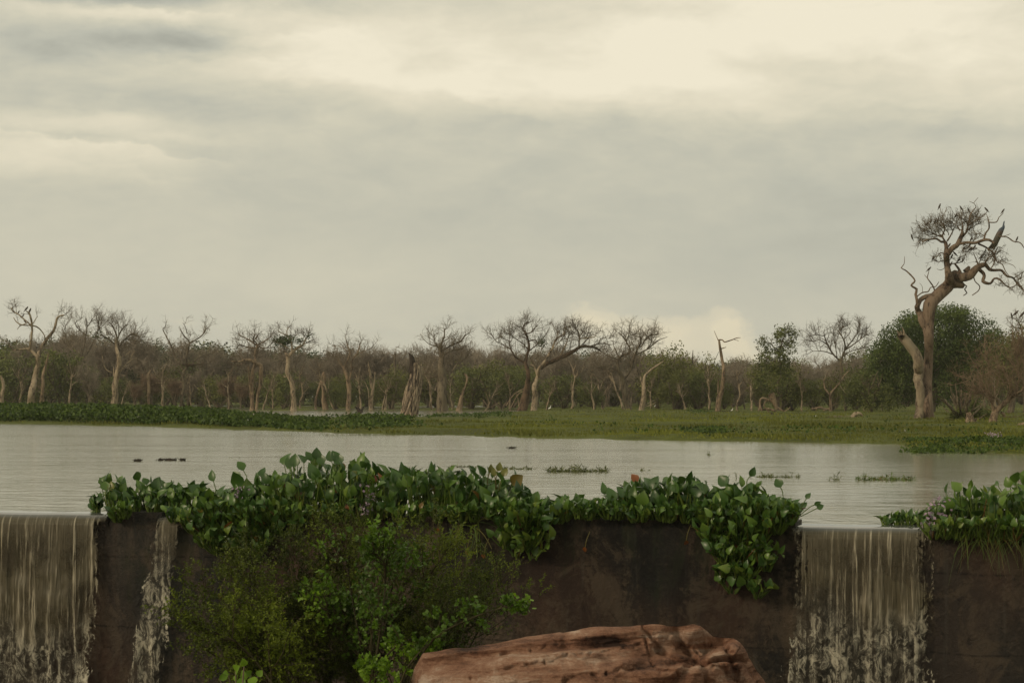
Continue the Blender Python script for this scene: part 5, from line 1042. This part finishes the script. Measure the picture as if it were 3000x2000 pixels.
egret(2145, 1207, 138, .30, 'white egret hunched beside the foot of the broken snag')
egret(1949, 1043, 155, .30, 'white egret perched high in the leafy tree top')
egret(2491, 1120, 145, .26, 'small white bird low before the trees left of the round green tree')
egret(2389, 1223, 100, .14, 'tiny white bird alone in the short grass of the meadow')
# the peacock: neck up, long train hanging to the lower left
pk = lambda x, y, o=0: at(2500 + x / 4.48, 550 + y / 4.48, BTD - .25 + o)
base = pk(1900, 640); r = empty('peacock', base, 'peacock with a long hanging train perched high in the huge dead tree', 'peacock')
g = Geo(); pts = [pk(1985, 436), pk(1978, 450), pk(1972, 480), pk(1968, 520), pk(1940, 560), pk(1910, 620), pk(1880, 680), pk(1855, 740), pk(1830, 800)]
P, rr = smooth_line(pts, np.array([2, 9, 10, 20, 34, 40, 40, 38, 20]) / 4.48 * BTD / F, .03); g.tubes(P[None], rr[None], 10); g.build('body', M['peacock'], r, base)
g = Geo(); N = 26; A = np.array([pk(rng.uniform(1850, 1890), rng.uniform(660, 720), rng.uniform(-.1, .1)) for _ in range(N)]); B_ = np.array([pk(rng.uniform(1760, 1850), rng.uniform(770, 815), rng.uniform(-.15, .15)) for _ in range(N)])
k = np.linspace(0, 1, 5)[None, :, None]; g.tubes(A[:, None] * (1 - k) + B_[:, None] * k, lin(N, 5, .05, .012), 4); g.build('train', M['peacock'], r, base)
# dark nest in the left dead tree, reddish tufts
g = Geo(); c = at(1737 / 3.136, 850 + 682 / 3.136, 167.8); N = 260; q_ = c + rng.normal(size=(N, 3)) * [.30, .25, .06]; e_ = q_ + rnd(N) * [.35, .3, .08]
g.tubes(np.stack([q_, (q_ + e_) / 2 + rng.normal(size=(N, 3)) * .02, e_], 1), lin(N, 3, .015, .01), 3); tag(g.build('stick_nest', M['twig_dark'], None, c), 'dark stick nest on the broken top of a dead tree', 'nest')

# ------------------------------------------------------------------ near vegetation on the marsh
def scatter(n, x0, x1, y0, y1, test=None):
    px = rng.uniform(x0, x1, n); py = rng.uniform(y0, y1, n)
    m_ = land(px, py) > .25
    if test is not None: m_ &= test(px, py)
    return px[m_], py[m_]
def gz(px, py):
    d = dist(py); x = (px - 1500) / F * d
    b = (fbm(np.stack([x * .35, d * .2, 0 * x], -1), 4, 2) - .5) * .30; L = land(px, py)
    return np.stack([x, d, L * .07 + np.clip(b, -.05, .2) * np.clip(L, 0, 1)], -1)
g = Geo()
px, py = scatter(120000, -300, 3300, 1187, 1336)
B_ = gz(px, py); N = len(B_); cl_ = fbm(np.stack([B_[:, 0] * .5, B_[:, 1] * .25, 0 * px], -1), 3, 31)
hgt = (.045 + .09 * np.clip((cl_ - .45) * 4, 0, 1)) * (.6 + .8 * rng.random(N)) * np.where((px < 1500) & (py < 1240), .30, 1)
d = nrm(np.stack([rng.normal(size=N) * .45, rng.normal(size=N) * .3, np.ones(N)], -1))
t = np.clip(.45 + (fbm(np.stack([B_[:, 0] * .25, B_[:, 1] * .1, 0 * px], -1), 3, 33) - .5) * 2.0 + rng.normal(size=N) * .15, 0, 1)
g.diamonds(B_, d, np.stack([rng.normal(size=N) * .5, -np.ones(N), 0 * px], -1), hgt, hgt * .30, t)
tag(g.build('grass', M['grass']), 'short green marsh grass on the flats across the lake', 'grass', kind='stuff')
# hyacinth mat, left band and small stands along the shore
def mat_h(px): return interp(px, [(-400, .60), (300, .55), (450, .42), (600, .38), (680, .26), (740, .14), (800, .10), (900, .08), (960, .06)])
g = Geo()
def stand(px, py, h, per, size, tt=None):
    B_ = gz(px, py); n = len(px)
    i = np.repeat(np.arange(n), per); N = len(i)
    hh = h[i] * np.sqrt(rng.random(N)) * (.65 + .6 * fbm(np.stack([B_[i, 0] * 1.3, B_[i, 1] * .8, 0 * i], -1), 3, 55)); pos = B_[i] + np.stack([rng.normal(size=N) * .12, rng.normal(size=N) * .12, hh], -1)
    d = nrm(rnd(N) * .8 + np.array([0, -.2, .5])); nn = nrm(rnd(N) * .7 + np.array([0, -.6, .5]))
    s = size * (.6 + .7 * rng.random(N)); t = np.clip(rng.random(N) * .75 + .1, 0, .95); t = np.where(rng.random(N) < .0012, 1.0, t)
    g.diamonds(pos, d, nn, s, s * .85, t)
px = rng.uniform(-400, 950, 9000); top = interp(px, [(-400, 1212), (500, 1212), (600, 1214), (700, 1220), (900, 1230), (950, 1232)])
py = top + (interp(px, SHORE) - 3 - top) * rng.random(9000) ** .8
ok = rng.random(9000) < np.where(px > 700, .6, 1) ; px, py = px[ok], py[ok]
fr = np.clip((interp(px, SHORE) - py) / 6, .25, 1)
stand(px, py, mat_h(px) * fr, 9, .14)
px = np.concatenate([rng.normal(1080, 40, 160), rng.uniform(1250, 1500, 260), rng.normal(1075, 60, 260), rng.normal(1170, 40, 120), rng.uniform(980, 1100, 60)])
py = np.concatenate([rng.uniform(1218, 1228, 160), rng.uniform(1212, 1228, 260), rng.uniform(1235, 1268, 260), rng.uniform(1238, 1262, 120), rng.uniform(1215, 1225, 60)])
stand(px, py, np.where(py > 1232, .24, .10), 5, .10)
px = np.concatenate([rng.normal(2075, 22, 120), rng.uniform(1850, 2700, 40), rng.uniform(1500, 3000, 60), rng.normal(2050, 18, 60)])
py = np.concatenate([rng.uniform(1274, 1284, 120), rng.uniform(1272, 1288, 40), rng.uniform(1225, 1285, 60), rng.uniform(1208, 1216, 60)])
stand(px, py, np.full(len(px), .15), 6, .08)
px = rng.uniform(2665, 3300, 1400); py = rng.uniform(1296, 1328, 1400); stand(px, py, np.full(1400, .10), 5, .06)
tag(g.build('hyacinth_mat', M['hya_far']), 'dense bank of water hyacinth along the far shore of the lake', 'water plants', kind='stuff')
g = Geo(); N = 500; px = np.concatenate([rng.uniform(2890, 3050, 420), rng.normal(2908, 4, 80)]); py = np.concatenate([rng.uniform(1293, 1312, 420), rng.normal(1272, 3, 80)])
P = np.stack([(px - 1500) / F * 41., 41 + rng.normal(size=N) * .3, H + (HOR - py) / F * 41.], -1); g.diamonds(P, nrm(rnd(N) + [0, 0, .5]), rnd(N), np.full(N, .03), np.full(N, .022)); tag(g.build('lilac_flowers', M['petal']), 'scatter of pale lilac flowers on the weedy bank at the right edge', 'flowers', kind='stuff')

# weeds and flotsam in the lake
def weed(px0, px1, py, n, h, label, m='reed', blade=.005, name='weed_patch'):
    d = dist(py); g = Geo(); x = (rng.beta(1.6, 1.6, n) * (px1 - px0) + px0); dd = d + rng.normal(size=n) * .12
    c_ = np.sin(x * .09) * .5 + .5
    b = np.stack([(x - 1500) / F * dd, dd, np.zeros(n) - .01], -1); hh = h * (.35 + .8 * rng.random(n)) * (.4 + .6 * c_)
    dr = nrm(np.stack([rng.normal(size=n) * .9, rng.normal(size=n) * .4, np.abs(rng.normal(size=n)) * .6 + .25], -1))
    k = np.linspace(0, 1, 5)[None, :, None]
    P = b[:, None] + dr[:, None] * hh[:, None, None] * k - np.array([0, 0, 1.]) * k ** 2 * hh[:, None, None] * .25
    g.tubes(P, np.linspace(blade, blade * .3, 5)[None] * np.ones((n, 1)), 3)
    lf = P[:, 2]; g.diamonds(lf, nrm(rnd(n) + [0, 0, .3]), rnd(n), hh * .5, np.full(n, blade * 3.4))
    o = g.build(name, M[m], None, np.array([(px0 + px1) / 2 / F * d - 1500 / F * d, d, 0])); tag(o, label, 'water weed', None)
weed(1465, 1562, 1374, 110, .10, 'small weed patch floating behind the end of the tall middle clump')
weed(1598, 1788, 1381, 260, .17, 'widest spiky weed patch floating in the middle of the lake')
weed(1300, 1420, 1368, 60, .10, 'thin line of weed just above the tall middle clump')
weed(2195, 2345, 1397, 90, .12, 'sparse grassy weed patch behind the glossy clump')
weed(2505, 2680, 1405, 190, .15, 'green weed patch standing before the reflected pale trunk', 'hya_stem')
weed(2430, 2460, 1405, 12, .18, 'few thin reeds left of the green weed patch')
weed(2060, 2090, 1333, 10, .32, 'few thin bent reeds in the lake below the broken snag')
weed(1870, 1900, 1378, 14, .10, 'few bits of weed left of the glossy clump')
weed(662, 708, 1342, 22, .06, 'line of three tiny floating weed bits near the left clump')
weed(2155, 2162, 1400, 5, .25, 'single reed stalk just behind the glossy clump')
def flotsam(px0, px1, py, h, label):
    d = dist(py); g = Geo(); w_ = (px1 - px0) / F * d; c = np.array([((px0 + px1) / 2 - 1500) / F * d, d, 0])
    for i in range(7): g.ellipsoid(c + [rng.uniform(-.4, .4) * w_, rng.uniform(-.1, .1), .005], (w_ * rng.uniform(.10, .2), w_ * .12, h * rng.uniform(.5, 1)), .2, 10, .8)
    N = 40; q_ = c + rng.normal(size=(N, 3)) * [w_ * .24, .06, 0] + [0, 0, .01]; g.tubes(np.stack([q_, q_ + rnd(N) * [.06, .06, .02] + [0, 0, .015]], 1), lin(N, 2, .006, .003), 3)
    tag(g.build('floating_debris', M['bark_black'], None, c), label, 'driftwood')
flotsam(462, 520, 1348, .035, 'dark floating log bit, largest on the left of the lake'); flotsam(393, 414, 1350, .012, 'small flat floating scrap left of the dark log bit')
flotsam(530, 542, 1348, .014, 'tiny floating scrap right of the dark log bit'); flotsam(1490, 1509, 1313, .03, 'small dark floating scrap far out above the middle clump'); flotsam(2312, 2330, 1530, .01, 'dark wet leaf lying on the lip left of the right waterfall')

# ------------------------------------------------------------------ rock in the foreground
OUT = [(1050, 2300), (1195, 2030), (1212, 1960), (1240, 1914), (1370, 1900), (1480, 1878), (1540, 1864), (1600, 1856), (1640, 1850), (1650, 1852), (1700, 1842), (1850, 1834), (1960, 1828), (2030, 1822), (2052, 1832), (2075, 1846), (2092, 1860), (2150, 1864), (2170, 1882), (2190, 1910), (2215, 1950), (2250, 2000), (2300, 2100), (2340, 2300)]
d0 = 12.0; A, B = 700, 260
pxs = np.linspace(1050, 2340, A); crest = H + (HOR - interp(pxs, OUT)) / F * d0; X_ = (pxs - 1500) / F * d0
s_ = np.concatenate([np.linspace(-1, 0, 30, endpoint=False), np.linspace(0, 1, B - 30) ** 1.3])
SSs, XX = np.meshgrid(s_, X_); CR = np.broadcast_to(crest[:, None], SSs.shape)
yy = np.where(SSs < 0, d0 + .9 * -SSs, d0 - 1.15 * SSs); ang = np.clip(SSs, 0, 1)
zz = np.where(SSs < 0, CR - 2.2 * SSs ** 2, CR - .75 * ang ** 1.25 - 1.9 * np.clip(ang - .35, 0, 1) ** 1.5)
zz = np.maximum(zz, -2.75)
st = np.stack([XX * .9, yy * 1.4, (zz - XX * .13) * 9], -1)
ter = fbm(st * [1, 1, 1], 4, 61); led = np.abs(fbm(st * [.5, .5, .55], 3, 62) - .5) * 2
blk = vnoise(np.stack([XX * 2.2 + zz * 1.5, zz * 3.2, 0 * XX], -1), 65)
dis = (ter - .5) * .30 + (fbm(st * [2.5, 2.5, 1.3], 4, 77) - .5) * .09 - .13 * np.clip(1 - led * 8, 0, 1) + (np.round(blk * 5) / 5 - .5) * .09 * np.clip((XX - .9) * 1.8, 0, 1)
crk = np.abs(fbm(np.stack([XX * 1.6 + (CR - zz) * 1.9, zz * 1.2, 0 * XX], -1), 3, 70) - .5) * 2
dis -= .10 * np.clip(1 - crk * 12, 0, 1) * np.clip((XX - .5) * 2, 0, 1)
for crk_, wd_, dp_ in [([(1893, 1848), (1930, 1873), (1972, 1920), (2032, 1925)], .014, .10), ([(1985, 1850), (2023, 1887), (2056, 1934), (2070, 1990), (2080, 2060)], .018, .15), ([(1897, 1872), (1902, 1925), (1925, 1960)], .010, .06),
                      ([(1600, 1936), (1752, 1906), (1897, 1880)], .008, .05), ([(2117, 1868), (2131, 1915), (2160, 1960)], .016, .12), ([(1380, 1990), (1500, 1955), (1621, 1934)], .009, .05), ([(1650, 1985), (1780, 1955), (1900, 1945), (1972, 1965)], .010, .07),
                      ([(1450, 1925), (1560, 1903), (1690, 1880)], .007, .035), ([(2056, 1934), (2120, 1950), (2200, 1990)], .014, .09), ([(1760, 1998), (1850, 1985), (1960, 2000)], .010, .06), ([(2030, 1880), (2090, 1895), (2131, 1915)], .010, .07)]:
    pts_ = [((a - 1500) / F * 11.75, H + (HOR - b) / F * 11.75) for a, b in crk_]; jx = (fbm(np.stack([XX * 14, zz * 14, 0 * XX], -1), 3, 91) - .5) * .05
    best = np.full(XX.shape, 9.)
    for (ax, az_), (bx, bz_) in zip(pts_, pts_[1:]):
        tt_ = np.clip(((XX - ax) * (bx - ax) + (zz - az_) * (bz_ - az_)) / ((bx - ax) ** 2 + (bz_ - az_) ** 2), 0, 1)
        best = np.minimum(best, np.hypot(XX + jx - ax - tt_ * (bx - ax), zz + jx - az_ - tt_ * (bz_ - az_)))
    dis -= .6 * dp_ * np.exp(-(best / wd_) ** 2) * (SSs > 0)
# angular facets toward the broken right end
fa = vnoise(np.stack([XX * 4.5 - zz * 3, zz * 6 + XX * 1.5, 0 * XX], -1), 95); dis += (np.round(fa * 3) / 3 - .5) * .05 * np.clip((XX - .75) * 4, 0, 1)
dis += (fbm(np.stack([XX * 22, zz * 40, 0 * XX], -1), 3, 97) - .5) * .03
amp = np.clip(.25 + np.abs(SSs) * 6, 0, 1)
V = np.stack([XX, yy - dis * amp * .9, zz + dis * amp * .3 + (fbm(np.stack([XX * 6, yy * 6, 0 * XX], -1), 3, 66) - .5) * .03], -1)
g = Geo(); g.grid(V); tag(g.build('sandstone_boulder', M['rock'], None, (0.6, 11.6, -2.6)), 'large reddish sandstone boulder with slanting layers at the bottom of the photo', 'boulder')
for (px, py, r_, lb) in [(138, 1996, .10, 'small pale wet stone at the bottom left, right one of two'), (60, 2000, .08, 'small pale wet stone at the bottom left, left one of two')]:
    c = at(px, py, 15.2); c[2] -= r_ * .7; g = Geo(); g.ellipsoid((0, 0, -.75 + r_ * .6), (.34 + r_, .34, .75), .5, 28, .35)
    bz = c.copy()
    tag(g.build('pale_stone', M['stone'], None, (0, 0, 0)), lb, 'stone').location = c

# ------------------------------------------------------------------ foreground shrubs
def feathery(label, stems, d, n1, n2, n3, leaf=.017, mt='mimosa', per=14, L=(.5, .28, .16), up=.2, name='feathery_shrub', aspect=.5, tl=None):
    """stems: pixel polylines at distance d"""
    par = []; g1 = Geo(); g2 = Geo(); base = None
    for s in stems:
        dd = d + rng.uniform(-.4, .4); W_ = [at(a, b, dd + rng.uniform(-.1, .1)) for a, b in s]; P = resample(smooth_line(W_, np.full(len(W_), .01), .06)[0], 12); par.append(P)
        if base is None: base = np.array([P[0, 0], P[0, 1], min(P[0, 2], -1.3)])
        par[-1] = P
        low = np.array([P[0], [P[0, 0] * .6 + base[0] * .4, P[0, 1], (P[0, 2] - 2.4) / 2], [base[0], base[1], -2.6]]); g1.tubes(resample(low, 6)[None], lin(1, 6, .010, .016), 5)
    par = np.array(par); g1.tubes(par, lin(len(par), 12, .010, .004), 5)
    a = grow(par, n1, L[0] * .5, L[0], .75, up, .16, .1, 7); g1.tubes(a, lin(n1, 7, .0045, .002), 3)
    b = grow(a, n2, L[1] * .5, L[1], .8, up, .16, .1, 6); g1.tubes(b, lin(n2, 6, .0025, .0012), 3)
    c = grow(b, n3, L[2] * .5, L[2], .8, up * .5, .14, .0, 6)
    T, K, _ = c.shape; x = rng.random((T, per)) * (K - 1.001); j = x.astype(int); f = (x - j)[..., None]; ii = np.arange(T)[:, None]
    p = (c[ii, j] * (1 - f) + c[ii, j + 1] * f).reshape(-1, 3); td = nrm(c[ii, j + 1] - c[ii, j]).reshape(-1, 3); N = len(p)
    d_ = nrm(td * .4 + rnd(N)); s = leaf * (.6 + .8 * rng.random(N)); tt = np.clip(.45 + (fbm(p * 3.0, 3, 90) - .5) * 2.2 + rng.normal(size=N) * .14, 0, 1)
    if tl is not None: tt = np.clip(tt + tl, 0, 1)
    g2.diamonds(p, d_, nrm(rnd(N) + np.array([0, -.3, .6])), s, s * aspect, tt)
    base[2] = -2.6; r = empty(name, base, label, 'shrub', None); g1.build('stems', M['shrub_stem'], r, base); g2.build('foliage', M[mt], r, base)
feathery('tall feathery dark green shrub before the middle of the wall', [[(900, 2080), (890, 1850), (865, 1740), (850, 1650)], [(950, 2080), (960, 1850), (980, 1720), (985, 1610)], [(1000, 2080), (1050, 1850), (1030, 1710), (1000, 1570)], [(1020, 2080), (1100, 1850), (1150, 1720), (1180, 1600)], [(860, 2080), (800, 1880), (770, 1800), (745, 1710)], [(1040, 2080), (1160, 1850), (1230, 1720), (1290, 1640)], [(950, 2080), (920, 1900), (900, 1780), (925, 1690)]], 13.6, 120, 620, 2700, .018, per=16)
feathery('low spreading feathery shrub with a pointed left tip', [[(850, 2080), (780, 1880), (680, 1790), (570, 1765)], [(850, 2080), (760, 1950), (680, 1870), (600, 1850)], [(880, 2080), (800, 1950), (740, 1840), (700, 1760)], [(850, 2100), (740, 2000), (660, 1940), (600, 1900)], [(900, 2100), (860, 1980), (800, 1900), (760, 1850)]], 12.9, 60, 340, 1700, .019, per=15, up=.05, tl=.12)
feathery('dark feathery shrub filling the bottom between the left shrub and the boulder', [[(1100, 2100), (1080, 1980), (1020, 1900), (980, 1850)], [(1150, 2100), (1180, 1980), (1200, 1900), (1240, 1850)], [(1000, 2100), (960, 2000), (930, 1940), (900, 1880)], [(1200, 2100), (1250, 1980), (1290, 1900), (1330, 1840)], [(950, 2120), (860, 2030), (800, 1980), (740, 1940)]], 13.2, 80, 430, 2100, .018, per=15, tl=-.15)
feathery('small fluffy shrub tip left of the boulder', [[(1290, 2050), (1340, 1880), (1390, 1790), (1430, 1745)], [(1280, 2050), (1330, 1850), (1350, 1780), (1380, 1740)], [(1300, 2050), (1400, 1850), (1450, 1790), (1480, 1765)]], 13.9, 36, 180, 700, .016, per=13)
feathery('bright green leafy climber over the middle of the feathery shrub', [[(1080, 2000), (1090, 1850), (1110, 1740), (1095, 1640)], [(1080, 2000), (1050, 1850), (1030, 1740), (1020, 1665)], [(1100, 2000), (1150, 1850), (1170, 1740), (1215, 1665)], [(1100, 1950), (1120, 1800), (1130, 1700), (1130, 1650)], [(1080, 1950), (1000, 1850), (960, 1800), (950, 1780)]], 12.9, 70, 300, 620, .026, 'vine', 8, (.34, .22, .12), .25, 'leafy_climber', .8, -.12)
feathery('bright leafy shoot pointing right over the dark wall', [[(1200, 2000), (1260, 1880), (1380, 1810), (1505, 1770)], [(1180, 2000), (1240, 1900), (1270, 1860), (1290, 1820)]], 12.8, 16, 60, 120, .028, 'vine', 9, (.18, .12, .08), .1, 'leafy_shoot', .8, .2)
feathery('bright leafy sprays low beside the left end of the boulder', [[(1080, 2080), (1110, 1960), (1150, 1900), (1190, 1885)], [(1150, 2080), (1190, 1960), (1230, 1910), (1260, 1870)], [(1060, 2080), (1080, 2010), (1090, 1975), (1100, 1965)]], 12.3, 16, 60, 150, .028, 'vine', 9, (.16, .12, .08), .1, 'leafy_shoot', .8, .1)
# broad-leaved seedling at the bottom
base = at(700, 2000, 12.2); g = Geo(); g1 = Geo(); N = 11; tips = np.array([at(x, y, 12.2 + rng.uniform(-.1, .1)) for x, y in [(645, 1990), (670, 1975), (690, 1965), (715, 1950), (735, 1975), (755, 1980), (720, 1990), (690, 1995), (660, 2010), (740, 2005), (710, 2010)]])
b0 = np.array([base[0], base[1], -1.2]); P = np.stack([b0 + 0 * tips, (b0 + tips) / 2 + [0, 0, .1], tips], 1); g1.tubes(P, lin(N, 3, .008, .004), 4)
g.blades(tips, nrm(rnd(N) * .6 + [0, -.2, .7]), nrm(rnd(N) * .5 + [0, -.8, .4]), rng.uniform(.045, .075, N), rng.uniform(.5, 1, N), .2)
b0[2] = -2.6; r = empty('seedling', b0, 'broad-leaved bright seedling at the bottom edge below the feathery shrubs', 'plant')
g1.tubes(np.array([[b0, [b0[0], b0[1], -1.2]]]), lin(1, 2, .02, .012), 6); g.build('leaf_blades', M['vine'], r, b0); g1.build('stems', M['twig_dark'], r, b0)

# ------------------------------------------------------------------ thin evening haze between here and the wood
HAZE = .00024
if HAZE:
    x0, x1, y0, y1, z0, z1 = -1000, 1000, -400, 1100, -3.8, 14.
    c = [(x0, y0, z0), (x1, y0, z0), (x1, y1, z0), (x0, y1, z0), (x0, y0, z1), (x1, y0, z1), (x1, y1, z1), (x0, y1, z1)]
    g = Geo(); g.add(c, [(0, 3, 2, 1), (4, 5, 6, 7), (0, 1, 5, 4), (1, 2, 6, 5), (2, 3, 7, 6), (3, 0, 4, 7)])
    hm = bpy.data.materials.new('haze'); hm.use_nodes = True; hn = NT(hm.node_tree)
    pv = hn.n('ShaderNodeVolumePrincipled', i_Density=HAZE); pv.inputs['Color'].default_value = (.92, .90, .84, 1)
    hn.put(hn.n('ShaderNodeOutputMaterial').inputs[1], pv.outputs[0])
    tag(g.build('haze', hm, smooth=False), 'thin evening haze over the marsh', 'haze', kind='stuff')
